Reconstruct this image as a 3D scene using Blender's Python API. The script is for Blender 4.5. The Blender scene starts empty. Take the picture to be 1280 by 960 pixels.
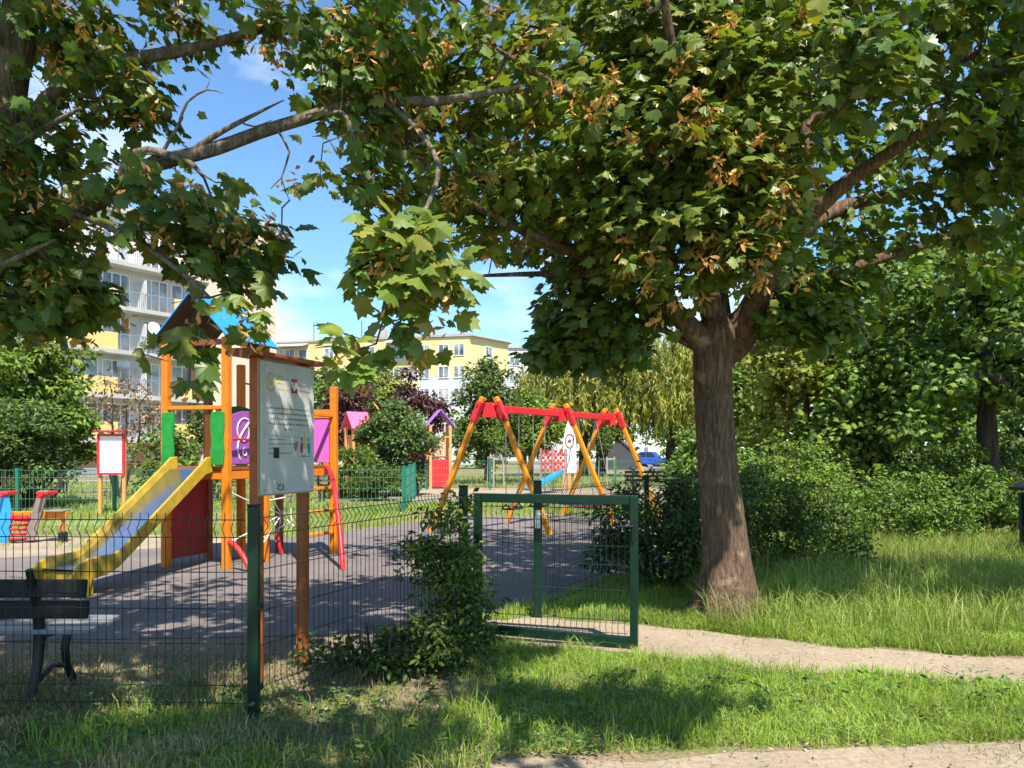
import bpy, math, random
import numpy as np
from mathutils import Vector, Matrix, noise
random.seed(7)
rng = np.random.default_rng(11)
R = math.radians
SC = bpy.context.scene
COL = SC.collection
F, CH, HY = 970.0, 1.56, 565.0          # focal length and horizon of the photograph, eye height

def at(px, py, Y):
    """world point seen at a photograph pixel, Y metres ahead"""
    return Vector(((px-640)/F*Y, Y, CH+(HY-py)/F*Y))

def gnd(px, py):
    Y = CH*F/(py-HY)
    return Vector(((px-640)/F*Y, Y, 0))

# ------------------------------------------------------------------ objects
def tag(o, label=None, cat=None, group=None, kind=None):
    if label: o['label'] = label
    if cat: o['category'] = cat
    if group: o['group'] = group
    if kind: o['kind'] = kind
    return o

def thing(name, loc, label, cat, group=None, rz=0.0):
    o = bpy.data.objects.new(name, None)
    o.empty_display_size = .2
    COL.objects.link(o)
    o.location = loc
    o.rotation_euler = (0, 0, rz)
    tag(o, label, cat, group)
    return o

def copy_tree(o, parent=None):
    c = o.copy(); COL.objects.link(c)
    if parent is not None: c.parent = parent
    for ch in list(o.children):
        copy_tree(ch, c)
    return c

class MB:
    """collects faces, builds ONE mesh object"""
    def __init__(s):
        s.v = []; s.f = []; s.m = []; s.sm = []
    def add(s, verts, faces, mi=0, smooth=False):
        b = len(s.v)
        s.v.extend([tuple(q) for q in verts])
        for f in faces:
            s.f.append([b+i for i in f]); s.m.append(mi); s.sm.append(smooth)
        return s
    def box(s, c, size, ax=None, mi=0):
        hx, hy, hz = size[0]/2, size[1]/2, size[2]/2
        c = Vector(c)
        if ax is None: X, Y, Z = Vector((1,0,0)), Vector((0,1,0)), Vector((0,0,1))
        else: X, Y, Z = ax
        vs = [c+X*(hx*i)+Y*(hy*j)+Z*(hz*k) for i, j, k in
              ((-1,-1,-1),(1,-1,-1),(1,1,-1),(-1,1,-1),(-1,-1,1),(1,-1,1),(1,1,1),(-1,1,1))]
        return s.add(vs, [(0,3,2,1),(4,5,6,7),(0,1,5,4),(1,2,6,5),(2,3,7,6),(3,0,4,7)], mi)
    def bar(s, p0, p1, w, h, up=(0,0,1), mi=0):
        p0, p1 = Vector(p0), Vector(p1)
        d = (p1-p0); L = d.length; d.normalize()
        up = Vector(up)
        if abs(d.dot(up)) > .99: up = Vector((0,1,0)) if abs(d.y) < .9 else Vector((1,0,0))
        x = up.cross(d).normalized(); z = d.cross(x).normalized()
        return s.box((p0+p1)/2, (w, L, h), (x, d, z), mi)
    def tube(s, pts, rad, n=8, mi=0, caps=True, smooth=True, fn=None):
        pts = [Vector(p) for p in pts]
        if not hasattr(rad, '__len__'): rad = [rad]*len(pts)
        t0 = (pts[1]-pts[0]).normalized()
        a = Vector((1,0,0)) if abs(t0.x) < .8 else Vector((0,1,0))
        x = (a - t0*a.dot(t0)).normalized()
        vs = []
        for i, p in enumerate(pts):
            if i == 0: t = pts[1]-pts[0]
            elif i == len(pts)-1: t = pts[-1]-pts[-2]
            else: t = (pts[i+1]-pts[i-1])
            t = t.normalized()
            x = (x - t*x.dot(t)).normalized()
            y = t.cross(x)
            for k in range(n):
                an = 2*math.pi*k/n
                r = rad[i]
                if fn: r *= fn(i, an, p)
                vs.append(p + x*(math.cos(an)*r) + y*(math.sin(an)*r))
        fs = []
        for i in range(len(pts)-1):
            for k in range(n):
                k2 = (k+1) % n
                fs.append((i*n+k, i*n+k2, (i+1)*n+k2, (i+1)*n+k))
        s.add(vs, fs, mi, smooth)
        if caps:
            b = len(vs)
            s.add(vs[:n], [tuple(reversed(range(n)))], mi)
            s.add(vs[b-n:], [tuple(range(n))], mi)
        return s
    def prism(s, poly, o, ax, ay, th, mi=0):
        """polygon in the plane (ax, ay) through o, th thick along ax x ay, centred"""
        o, ax, ay = Vector(o), Vector(ax).normalized(), Vector(ay).normalized()
        n = ax.cross(ay).normalized()
        a = [o+ax*p[0]+ay*p[1]+n*(th/2) for p in poly]
        b = [o+ax*p[0]+ay*p[1]-n*(th/2) for p in poly]
        k = len(poly)
        fs = [tuple(range(k)), tuple(reversed(range(k, 2*k)))]
        for i in range(k):
            j = (i+1) % k
            fs.append((i, i+k, j+k, j))
        return s.add(a+b, fs, mi)
    def build(s, name, mats, parent=None, bevel=0.0, world=True):
        """verts are world coordinates; kept relative to an unrotated parent"""
        me = bpy.data.meshes.new(name)
        off = Vector((0,0,0))
        if parent is not None and world:
            p = parent
            while p is not None:
                off = off + p.location; p = p.parent
        me.from_pydata([(x-off.x, y-off.y, z-off.z) for x, y, z in s.v], [], s.f)
        if not isinstance(mats, (list, tuple)): mats = [mats]
        for m in mats: me.materials.append(m)
        me.polygons.foreach_set('material_index', s.m)
        me.polygons.foreach_set('use_smooth', s.sm)
        me.update()
        o = bpy.data.objects.new(name, me); COL.objects.link(o)
        if parent is not None: o.parent = parent
        if bevel:
            b = o.modifiers.new('bevel', 'BEVEL'); b.width = bevel; b.segments = 2
            b.limit_method = 'ANGLE'; b.angle_limit = R(40)
        return o

def np_obj(name, V, T, mats, parent=None, mi=None, off=(0,0,0), smooth=False):
    me = bpy.data.meshes.new(name)
    V = np.asarray(V, dtype=np.float32) - np.array(off, dtype=np.float32)
    T = np.asarray(T, dtype=np.int32)
    me.vertices.add(len(V)); me.vertices.foreach_set('co', V.ravel())
    n = len(T)
    me.loops.add(3*n); me.loops.foreach_set('vertex_index', T.ravel())
    me.polygons.add(n)
    me.polygons.foreach_set('loop_start', np.arange(0, 3*n, 3, dtype=np.int32))
    me.polygons.foreach_set('loop_total', np.full(n, 3, dtype=np.int32))
    if not isinstance(mats, (list, tuple)): mats = [mats]
    for m in mats: me.materials.append(m)
    if mi is not None: me.polygons.foreach_set('material_index', np.asarray(mi, dtype=np.int32))
    me.polygons.foreach_set('use_smooth', np.full(n, bool(smooth)))
    me.update(calc_edges=True)
    o = bpy.data.objects.new(name, me); COL.objects.link(o)
    if parent is not None: o.parent = parent
    return o

# ------------------------------------------------------------------ materials
class NT:
    def __init__(s, name):
        s.m = bpy.data.materials.new(name); s.m.use_nodes = True
        s.t = s.m.node_tree; s.t.nodes.clear()
        s.out = s.n('ShaderNodeOutputMaterial')
    def n(s, ty, **kw):
        x = s.t.nodes.new(ty)
        for k, v in kw.items():
            if k in x.inputs: x.inputs[k].default_value = v
            else: setattr(x, k, v)
        return x
    def l(s, a, b): s.t.links.new(a, b)
    def ramp(s, stops, src=None):
        r = s.n('ShaderNodeValToRGB')
        e = r.color_ramp.elements
        while len(e) < len(stops): e.new(.5)
        for x, (p, c) in zip(e, stops):
            x.position = p; x.color = (c[0], c[1], c[2], 1)
        if src is not None: s.l(src, r.inputs[0])
        return r
    def noise(s, scale, detail=4, rough=.55, coord='Object', vec=None):
        if vec is None:
            tc = s.n('ShaderNodeTexCoord'); vec = tc.outputs[coord]
        x = s.n('ShaderNodeTexNoise'); x.inputs['Scale'].default_value = scale
        x.inputs['Detail'].default_value = detail; x.inputs['Roughness'].default_value = rough
        s.l(vec, x.inputs['Vector'])
        return x
    def scaled(s, sc, coord='Object'):
        tc = s.n('ShaderNodeTexCoord'); mp = s.n('ShaderNodeMapping')
        mp.inputs['Scale'].default_value = sc
        s.l(tc.outputs[coord], mp.inputs['Vector'])
        return mp.outputs['Vector']
    def mix(s, fac, a, b, mode='MIX'):
        x = s.n('ShaderNodeMix', data_type='RGBA', blend_type=mode)
        for v, i in ((fac, 0), (a, 6), (b, 7)):
            if hasattr(v, 'is_linked'): s.l(v, x.inputs[i])
            else: x.inputs[i].default_value = v if i == 0 else (v[0], v[1], v[2], 1)
        return x.outputs[2]
    def bump(s, h, strength=.3, dist=.02):
        b = s.n('ShaderNodeBump'); b.inputs['Strength'].default_value = strength
        b.inputs['Distance'].default_value = dist
        s.l(h, b.inputs['Height']); return b.outputs[0]
    def princ(s, col, rough=.6, metal=0, normal=None, spec=.4):
        p = s.n('ShaderNodeBsdfPrincipled')
        if hasattr(col, 'is_linked'): s.l(col, p.inputs['Base Color'])
        else: p.inputs['Base Color'].default_value = (col[0], col[1], col[2], 1)
        if hasattr(rough, 'is_linked'): s.l(rough, p.inputs['Roughness'])
        else: p.inputs['Roughness'].default_value = rough
        p.inputs['Metallic'].default_value = metal
        p.inputs['Specular IOR Level'].default_value = spec
        if normal is not None: s.l(normal, p.inputs['Normal'])
        s.l(p.outputs[0], s.out.inputs[0])
        return p

def paint(name, c, rough=.5, var=.12, scale=6.0, metal=0, bump=.08, worn=None, spec=.35, wscale=9, grain=0, dirt=0):
    """painted surface with faint mottling, and optional worn patches"""
    t = NT(name)
    nz = t.noise(scale, 6, .65)
    lo = tuple(x*(1-var) for x in c); hi = tuple(min(1, x*(1+var)) for x in c)
    col = t.ramp([(.3, lo), (.7, hi)], nz.outputs['Fac']).outputs[0]
    if grain:                      # long streaks of the wood under the paint
        n5 = t.noise(1.0, 6, .7, vec=t.scaled((38, 38, 1.6)))
        col = t.mix(1.0, col, t.ramp([(.35, (1-grain,)*3), (.62, (1,)*3)], n5.outputs['Fac']).outputs[0], 'MULTIPLY')
    if dirt:                       # grime and fading in blotches
        n6 = t.noise(2.3, 9, .72)
        col = t.mix(t.ramp([(.50, (0,0,0)), (.78, (dirt,)*3)], n6.outputs['Fac']).outputs[0], col, (.20,.16,.11))
    if worn:
        n2 = t.noise(wscale, 8, .7)
        f = t.ramp([(.60, (0,0,0)), (.68, (1,1,1))], n2.outputs['Fac']).outputs[0]
        col = t.mix(f, col, worn)
    n3 = t.noise(60, 4, .6)
    t.princ(col, rough, metal, t.bump(n3.outputs['Fac'], bump, .01), spec)
    return t.m

def leafmat(name, cols, trans=.35, rough=.45, tcol=None, spec=.4, big=.35):
    """leaf: colour differs from leaf to leaf, light shines through"""
    t = NT(name)
    g = t.n('ShaderNodeNewGeometry')
    k = len(cols)
    st = [((i+.5)/k, c) for i, c in enumerate(cols)]
    col = t.ramp(st, g.outputs['Random Per Island']).outputs[0]
    nz = t.noise(.9, 3, .6)
    f = t.ramp([(.35, (1-big,)*3), (.7, (1+big*.5,)*3)], nz.outputs['Fac']).outputs[0]
    col = t.mix(1.0, col, f, 'MULTIPLY')
    p = t.n('ShaderNodeBsdfPrincipled')
    k = 1/(1-trans); t.l(t.mix(1.0, col, (k, k, k), 'MULTIPLY'), p.inputs['Base Color'])   # the mix below takes (1-trans) of it
    p.inputs['Roughness'].default_value = rough
    p.inputs['Specular IOR Level'].default_value = spec
    tr = t.n('ShaderNodeBsdfTranslucent')
    tc = t.mix(1.0, col, tcol or (1.5, 1.55, .6), 'MULTIPLY')
    t.l(tc, tr.inputs['Color'])
    mx = t.n('ShaderNodeMixShader'); mx.inputs[0].default_value = trans
    t.l(p.outputs[0], mx.inputs[1]); t.l(tr.outputs[0], mx.inputs[2])
    t.l(mx.outputs[0], t.out.inputs[0])
    return t.m

def barkmat(name, dark, light, patch=None, scale=1.0, pth=.6):
    t = NT(name)
    v = t.scaled((9*scale, 9*scale, 1.5*scale))
    n1 = t.noise(2.2, 8, .68, vec=v)
    v2 = t.scaled((17*scale, 17*scale, 1.6*scale)); n4 = t.noise(1.1, 3, .5, vec=v2)
    col = t.ramp([(.3, dark), (.68, light)], n1.outputs['Fac']).outputs[0]
    cr = t.ramp([(.36, (1,)*3), (.45, (.62,)*3), (.50, (.95,)*3), (.6, (1,)*3)], n4.outputs['Fac']).outputs[0]
    col = t.mix(.8, col, cr, 'MULTIPLY')
    if patch:
        n2 = t.noise(2.6*scale, 5, .62)
        f = t.ramp([(pth, (0,0,0)), (pth+.16, (.8,.8,.8))], n2.outputs['Fac']).outputs[0]
        col = t.mix(f, col, patch)
    h = t.mix(.5, n1.outputs['Fac'], cr)
    t.princ(col, .9, 0, t.bump(h, .9, .03), .15)
    return t.m

M = {}
M['orange'] = paint('orange_paint', (.74,.215,.010), .45, .10, 5, worn=(.60,.24,.05), wscale=5, grain=.22, dirt=.3)
M['swing_orange'] = paint('swing_orange_paint', (.78,.27,.010), .45, .10, 5, worn=(.66,.24,.02), wscale=4, grain=.18, dirt=.2)
M['brown_and_shaded'] = paint('varnished_and_shaded_wood', (.26,.075,.025), .5, .35, 4)
M['rust_orange'] = paint('weathered_orange_wood', (.40,.12,.025), .55, .3, 5)
M['sign_post'] = paint('red_brown_sign_wood', (.34,.085,.02), .5, .3, 5, worn=(.44,.14,.03), wscale=4)
M['red'] = paint('red_paint', (.62,.022,.03), .42, .15, dirt=.4)
M['dark_and_shaded_red'] = paint('dark_and_shaded_red_board', (.36,.02,.025), .5, .15, dirt=.4)
M['yellow'] = paint('yellow_paint', (.43,.275,.022), .42, .25, 8, worn=(.33,.23,.05), dirt=.7)
M['steel'] = paint('slide_steel', (.50,.58,.74), .24, .10, 12, metal=1, bump=.03)  # blue tint puts the sky's reflection into the steel colour
M['galv'] = paint('galvanised_steel', (.5,.52,.52), .45, .1, 20, metal=1)
M['blue_roof'] = paint('blue_panel', (.02,.25,.68), .35, .1, dirt=.4)
M['roof_under'] = paint('brown_panel_core', (.07,.045,.03), .7, .25)
M['purple'] = paint('purple_panel', (.32,.085,.38), .42, .1, dirt=.4)
M['magenta'] = paint('magenta_panel', (.55,.14,.52), .4, .06)
M['green_panel'] = paint('green_panel', (.015,.25,.035), .4, .25, 9)
M['dark_green_panel'] = paint('dark_green_panel', (.01,.06,.02), .5, .15)
M['white'] = paint('white_paint', (.78,.78,.76), .5, .05)
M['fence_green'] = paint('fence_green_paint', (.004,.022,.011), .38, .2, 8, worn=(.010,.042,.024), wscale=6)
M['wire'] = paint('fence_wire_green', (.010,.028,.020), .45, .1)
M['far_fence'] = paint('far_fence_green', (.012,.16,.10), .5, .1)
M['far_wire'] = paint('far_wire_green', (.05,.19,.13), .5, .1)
M['bench_wood'] = paint('black_bench_slats', (.016,.016,.019), .28, .4, 14, spec=.6)
M['bench_seat'] = paint('bench_seat_painted_glare', (.17,.175,.19), .35, .25, 14, spec=.5)  # black slats in lighter grey: sun glare put into the seat colour
M['bench_back'] = paint('black_bench_back', (.007,.007,.008), .55, .4, 14, spec=.25)
M['iron'] = paint('black_cast_iron', (.012,.012,.014), .4, .2)
M['grey_wood'] = paint('grey_bench_slats', (.20,.17,.14), .7, .2)
M['rope'] = paint('white_rope', (.68,.66,.60), .8, .1)
M['chain'] = paint('chain_steel', (.45,.46,.46), .4, .1, metal=1)
M['rubber'] = paint('black_rubber', (.015,.015,.016), .6, .2)
M['sign_panel'] = paint('sign_panel_grey_white', (.50,.50,.475), .45, .08, 3, worn=(.42,.42,.395), wscale=4, dirt=.45)
M['sign_edge'] = paint('sign_backing', (.45,.35,.20), .6, .1)
M['ink'] = paint('sign_ink', (.20,.20,.21), .6, .1)
M['gold'] = paint('sign_gold', (.55,.42,.10), .5, .1)
M['sticker'] = paint('black_sticker', (.02,.02,.022), .5, .2)
M['teal'] = paint('teal_paint', (.02,.25,.36), .45, .1)
M['skyblue'] = paint('blue_basket', (.03,.28,.62), .5, .1)
M['pink'] = paint('pink_panel', (.78,.12,.25), .45, .08)
M['violet'] = paint('violet_panel', (.42,.18,.70), .4, .06)
M['far_wood'] = paint('far_play_wood', (.72,.30,.10), .6, .1)
M['greyboard'] = paint('grey_brown_board', (.22,.17,.15), .6, .15)
M['stake'] = paint('stake_wood', (.38,.31,.23), .8, .2)
M['bin'] = paint('bin_dark_green', (.012,.035,.03), .4, .2)
M['bin_panel'] = paint('bin_inner_board', (.20,.15,.12), .7, .2)
# ------------------------------------------------------------------ camera, sky, sun
cam = bpy.data.cameras.new('camera'); cam.sensor_width = 36; cam.lens = F/1280*36
cam.shift_y = (HY-480)/1280; cam.clip_end = 2000; cam.clip_start = .05
co = bpy.data.objects.new('camera', cam); COL.objects.link(co)
co.location = (0, 0, CH); co.rotation_euler = (R(90), 0, 0)
SC.camera = co

SUN_EL, SUN_AZ = 58.0, 158.0           # azimuth clockwise from +Y: behind the camera, to its right
sd = Vector((math.sin(R(SUN_AZ))*math.cos(R(SUN_EL)), math.cos(R(SUN_AZ))*math.cos(R(SUN_EL)), math.sin(R(SUN_EL))))
sl = bpy.data.lights.new('sun', 'SUN'); sl.energy = 4.6; sl.angle = R(.55); sl.color = (1, .93, .82)
so = bpy.data.objects.new('sun', sl); COL.objects.link(so)
so.rotation_euler = sd.to_track_quat('Z', 'Y').to_euler(); so.location = sd*60

w = bpy.data.worlds.new('World'); SC.world = w; w.use_nodes = True
wt = w.node_tree; wt.nodes.clear()
def wn(ty): return wt.nodes.new(ty)
wo = wn('ShaderNodeOutputWorld'); bg = wn('ShaderNodeBackground'); sk = wn('ShaderNodeTexSky')
sk.sky_type = 'NISHITA'; sk.sun_disc = False
sk.sun_elevation = R(SUN_EL); sk.sun_rotation = R(SUN_AZ)
sk.altitude = 100; sk.air_density = 1.0; sk.dust_density = .15; sk.ozone_density = 4.0
tc = wn('ShaderNodeTexCoord'); mp = wn('ShaderNodeMapping')
mp.inputs['Scale'].default_value = (1, 1, 2.1); mp.inputs['Location'].default_value = (.35, .1, .22)
nz = wn('ShaderNodeTexNoise'); nz.inputs['Scale'].default_value = 3.1; nz.inputs['Detail'].default_value = 9; nz.inputs['Roughness'].default_value = .56
rp = wn('ShaderNodeValToRGB'); rp.color_ramp.elements[0].position = .52; rp.color_ramp.elements[1].position = .74
rp.color_ramp.elements[0].color = (0,0,0,1); rp.color_ramp.elements[1].color = (.8,.8,.8,1)
mx = wn('ShaderNodeMix'); mx.data_type = 'RGBA'; mx.inputs[7].default_value = (6.2, 6.5, 7.0, 1)
wt.links.new(tc.outputs['Generated'], mp.inputs['Vector']); wt.links.new(mp.outputs[0], nz.inputs['Vector'])
wt.links.new(nz.outputs['Fac'], rp.inputs[0]); wt.links.new(rp.outputs[0], mx.inputs[0])
ti = wn('ShaderNodeMix'); ti.data_type = 'RGBA'; ti.blend_type = 'MULTIPLY'; ti.inputs[0].default_value = 1; ti.inputs[7].default_value = (.76, .94, 1.0, 1)
wt.links.new(sk.outputs[0], ti.inputs[6]); wt.links.new(ti.outputs[2], mx.inputs[6]); wt.links.new(mx.outputs[2], bg.inputs[0])
bg.inputs[1].default_value = .115
wt.links.new(bg.outputs[0], wo.inputs[0])
vs = SC.view_settings; vs.view_transform = 'Standard'; vs.look = 'None'; vs.gamma = 1; vs.exposure = 1.12
SC.display_settings.display_device = 'sRGB'
SC.cycles.max_bounces = 7; SC.cycles.transmission_bounces = 4; SC.cycles.diffuse_bounces = 4; SC.cycles.glossy_bounces = 2
SC.cycles.use_denoising = True

# ------------------------------------------------------------------ ground
def ground_mat():
    t = NT('lawn_ground')
    n1 = t.noise(.35, 6, .6); n2 = t.noise(2.6, 8, .65); n3 = t.noise(38, 5, .7)
    green = t.ramp([(.3, (.08,.13,.02)), (.55, (.13,.18,.035)), (.75, (.20,.22,.065))], n3.outputs['Fac']).outputs[0]
    soil = t.ramp([(.3, (.12,.088,.055)), (.5, (.23,.175,.112)), (.7, (.36,.285,.19))], n3.outputs['Fac']).outputs[0]
    s = t.mix(.5, n1.outputs['Fac'], n2.outputs['Fac'])
    f = t.ramp([(.44, (0,0,0)), (.54, (1,1,1))], s).outputs[0]
    col = t.mix(f, green, soil)
    t.princ(col, .95, 0, t.bump(n3.outputs['Fac'], .6, .03), .1)
    return t.m
def soil_mat(name, a, b, c, sc=24):
    t = NT(name)
    n1 = t.noise(1.3, 5, .6); n3 = t.noise(sc, 8, .72); n4 = t.noise(130, 3, .6)
    col = t.ramp([(.28, a), (.5, b), (.72, c)], n3.outputs['Fac']).outputs[0]
    f = t.ramp([(.3, (.78,)*3), (.7, (1.1,)*3)], n1.outputs['Fac']).outputs[0]
    col = t.mix(1.0, col, f, 'MULTIPLY')
    h = t.mix(.4, n3.outputs['Fac'], n4.outputs['Fac'])
    t.princ(col, .95, 0, t.bump(h, .7, .02), .1)
    return t.m
M['ground'] = ground_mat()
M['sand'] = soil_mat('trodden_sandy_soil', (.21,.165,.115), (.33,.265,.19), (.42,.345,.255))
M['dirt'] = soil_mat('dry_brown_soil', (.10,.075,.05), (.22,.17,.115), (.36,.29,.20))
M['rubber_ground'] = soil_mat('grey_rubber_surface', (.115,.10,.095), (.18,.155,.148), (.26,.225,.212), 60)
M['grey_path'] = soil_mat('grey_paving', (.20,.17,.17), (.27,.235,.23), (.33,.29,.28), 40)

def sheet(name, pts, z, mat, jitter=.0, step=.25, sub=None):
    """flat ground sheet with an uneven outline"""
    out = []
    k = len(pts)
    for i in range(k):
        a, b = Vector((*pts[i], 0)), Vector((*pts[(i+1) % k], 0))
        n = max(1, int((b-a).length/step)) if jitter else 1
        for q in range(n):
            p = a.lerp(b, q/n)
            if jitter:
                p.x += jitter*noise.noise((p.x*1.7, p.y*1.7, 3.1)) + .5*jitter*noise.noise((p.x*6, p.y*6, 1))
                p.y += jitter*noise.noise((p.x*1.7, p.y*1.7, 9.7)) + .5*jitter*noise.noise((p.x*6, p.y*6, 5))
            out.append((p.x, p.y, z))
    o = MB().add(out, [tuple(range(len(out)))]).build(name, mat)
    return tag(o, kind='structure')

g = MB().add([(-400,-60,0),(400,-60,0),(400,900,0),(-400,900,0)], [(0,1,2,3)]).build('ground', M['ground'])
tag(g, kind='structure')
PATH = [(.95,5.95),(1.6,5.62),(2.6,5.35),(3.6,5.12),(5.2,4.9),(9,4.6),(9,5.4),(5.2,5.65),(3.6,5.92),(2.6,6.28),(1.7,6.72),(.9,7.1),(.2,7.35),(-.35,7.1),(-.3,6.45),(.2,6.2)]
FRONT = [(-.45,3.2),(9,3.2),(9,4.35),(3.2,4.22),(1.6,4.12),(.6,3.98),(-.2,3.85)]
PLAY = [(-14,8.2),(-8,6.9),(-4.2,6.35),(-1.6,6.6),(-.45,7.4),(.3,7.9),(1.2,9.5),(5.5,15.2),(4.9,18.8),(1.0,18.9),(-1.3,18.4),(-3.86,14.3),(-5.2,12.9),(-7.0,11.6),(-9.4,10.7),(-14,10.2)]
sheet('dirt_path', PATH, .004, M['sand'], .16)
sheet('dirt_clearing', FRONT, .004, M['sand'], .18)
sheet('bare_soil', [(-6,5.0),(-3.2,5.05),(-1.7,5.3),(-.7,5.6),(-.5,7.2),(-1.6,6.7),(-4.2,6.5),(-8,7.0)], .003, M['dirt'], .2)
sheet('sand_area', [(-14,10.1),(-9.4,10.6),(-7.0,11.5),(-5.2,12.8),(-4.6,13.8),(-6.5,14.6),(-9,14.2),(-14,14.4)], .004, M['sand'], .3, .5)
sheet('playground_surface', PLAY, .008, M['rubber_ground'], .08)
sheet('park_path', [(-30,16.6),(-9,16.4),(-5.4,16.9),(-5.4,17.9),(-9,17.6),(-30,18)], .004, M['grey_path'], .1, .6)
sheet('far_play_surface', [(-5.5,23.6),(9,24.2),(10,27.5),(-5.2,26.6)], .004, M['grey_path'], .15, .6)
sheet('far_sand', [(-5,27.4),(11,28.5),(12,34),(-5,33)], .004, M['sand'], .3, .8)
sheet('parking_lot', [(2,70),(30,70),(34,110),(2,110)], .004, M['grey_path'], .2, 2)
# ------------------------------------------------------------------ front fence, gate
Z3 = Vector((0,0,1))
def wire_panel(parent, a, b, z0, z1, pitch=.05, rad=.0026, bends=(.0, 1.0), sag=.0, mat='wire', side=1):
    """welded wire panel: upright wires with folded V bends near top and bottom, paired level wires"""
    a, b = Vector(a), Vector(b)
    d = b-a; L = d.length; d.normalize(); nrm = Vector((d.y, -d.x, 0))*side
    prof = [(z0-.02, 0), (z0, 0), (z0+.05, .035), (z0+.10, 0), ((z0+z1)/2, 0), (z1-.12, 0), (z1-.07, .038), (z1-.02, 0), (z1+.02, 0)]
    m = MB()
    n = int(L/pitch)
    for i in range(n+1):
        p = a + d*(L*(i+.5)/(n+1))
        wob = random.uniform(-.003, .003)
        m.tube([p+d*wob+nrm*o+Z3*z for z, o in prof], rad, 4, caps=False)
    for z, o in ((z0, 0), (z0+.10, 0), (z0+.34, 0), (z0+.54, 0), (z1-.32, 0), (z1-.12, 0), (z1-.02, 0)):
        m.tube([a+nrm*o+Z3*z+nrm*.003, b+nrm*o+Z3*z+nrm*.003], rad*1.15, 4, caps=False)
    return m.build('wire_mesh', M[mat], parent)

def fence_post(parent, p, h, w=.06, mat='fence_green', clips=True):
    m = MB()
    m.box((p[0], p[1], h/2), (w, w*.95, h))
    o = m.build('post', M[mat], parent, bevel=.004)
    c = MB(); c.box((p[0], p[1], h+.006), (w*1.08, w*1.05, .012))
    c.build('post_cap', M['rubber'], o, bevel=.003)
    if clips:
        for z in (.22, .68, 1.12):
            k = MB()
            k.box((p[0]+w*.6, p[1]-w*.2, z), (.03, .05, .035))
            k.tube([(p[0]+w*.6, p[1]-w*.75, z), (p[0]+w*.6, p[1]-w*.1, z)], .007, 6)
            k.build('clamp', M[mat], o)
    return o
pA = Vector((-1.48, 4.45, 0)); pB = Vector((-.42, 6.72, 0)); pC = Vector((.24, 7.32, 0)); pL = Vector((-4.0, 4.53, 0))
fa = thing('wire_fence', pA, 'dark green welded wire fence running in front of the black bench up to the gate', 'fence', 'wire fences of the playground')
fence_post(fa, pA, 1.25); fence_post(fa, pL, 1.25)
fence_post(fa, pB, 1.26, .075)
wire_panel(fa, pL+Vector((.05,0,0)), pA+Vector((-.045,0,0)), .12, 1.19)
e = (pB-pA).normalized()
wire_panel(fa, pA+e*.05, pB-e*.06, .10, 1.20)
fb = thing('wire_fence', pC, 'short wire fence with a lock post, half hidden by the bush right of the gate', 'fence', 'wire fences of the playground')
po = fence_post(fb, pC, 1.28, .075, clips=False)
lk = MB(); lk.box(pC+Vector((0,-.048,.93)), (.05,.02,.17)); lk.tube([pC+Vector((.0,-.058,.98)), pC+Vector((0,-.085,.98)), pC+Vector((.09,-.085,.975))], .008, 6)
lk.build('latch_plate', M['galv'], po, bevel=.004)
pD = Vector((1.75, 10.1, 0)); fence_post(fb, pD, 1.25)
e = (pD-pC).normalized()
wire_panel(fb, pC+e*.06, pD-e*.05, .10, 1.20)

gA, gB = Vector((-.285, 6.50, 0)), Vector((.965, 6.13, 0))
gt = thing('gate', gA, 'open dark green metal gate with wire infill standing over the dirt path', 'gate')
e = (gB-gA).normalized(); nr = Vector((e.y, -e.x, 0))
for p, z0, z1 in ((gA, .04, 1.215), (gB, .02, 1.215)):
    m = MB(); m.bar(p+Z3*z0, p+Z3*z1, .07, .06, up=e); m.build('upright', M['fence_green'], gt, bevel=.005)
m = MB(); m.bar(gA+e*.036+Z3*1.178, gB-e*.036+Z3*1.178, .055, .074); m.build('top_rail', M['fence_green'], gt, bevel=.005)
m = MB(); m.bar(gA+e*.036+Z3*.085, gB-e*.036+Z3*.06, .055, .074); m.build('bottom_rail', M['fence_green'], gt, bevel=.005)
wire_panel(gt, gA+e*.05, gB-e*.05, .12, 1.13, rad=.0025)
m = MB(); m.bar(gB+Z3*.86+nr*.036, gB+Z3*1.02+nr*.036, .045, .02, up=e); m.tube([gB+Z3*.98+nr*.045, gB+Z3*.98+nr*.075, gB+Z3*.975+nr*.075-e*.1], .009, 6)
m.build('lock_box', M['iron'], gt, bevel=.003)
for z in (.30, 1.0):
    m = MB(); m.tube([pB+(gA-pB)*.2+Z3*z, gA-(gA-pB)*.1+Z3*z], .016, 8); m.build('hinge', M['galv'], gt)

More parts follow.
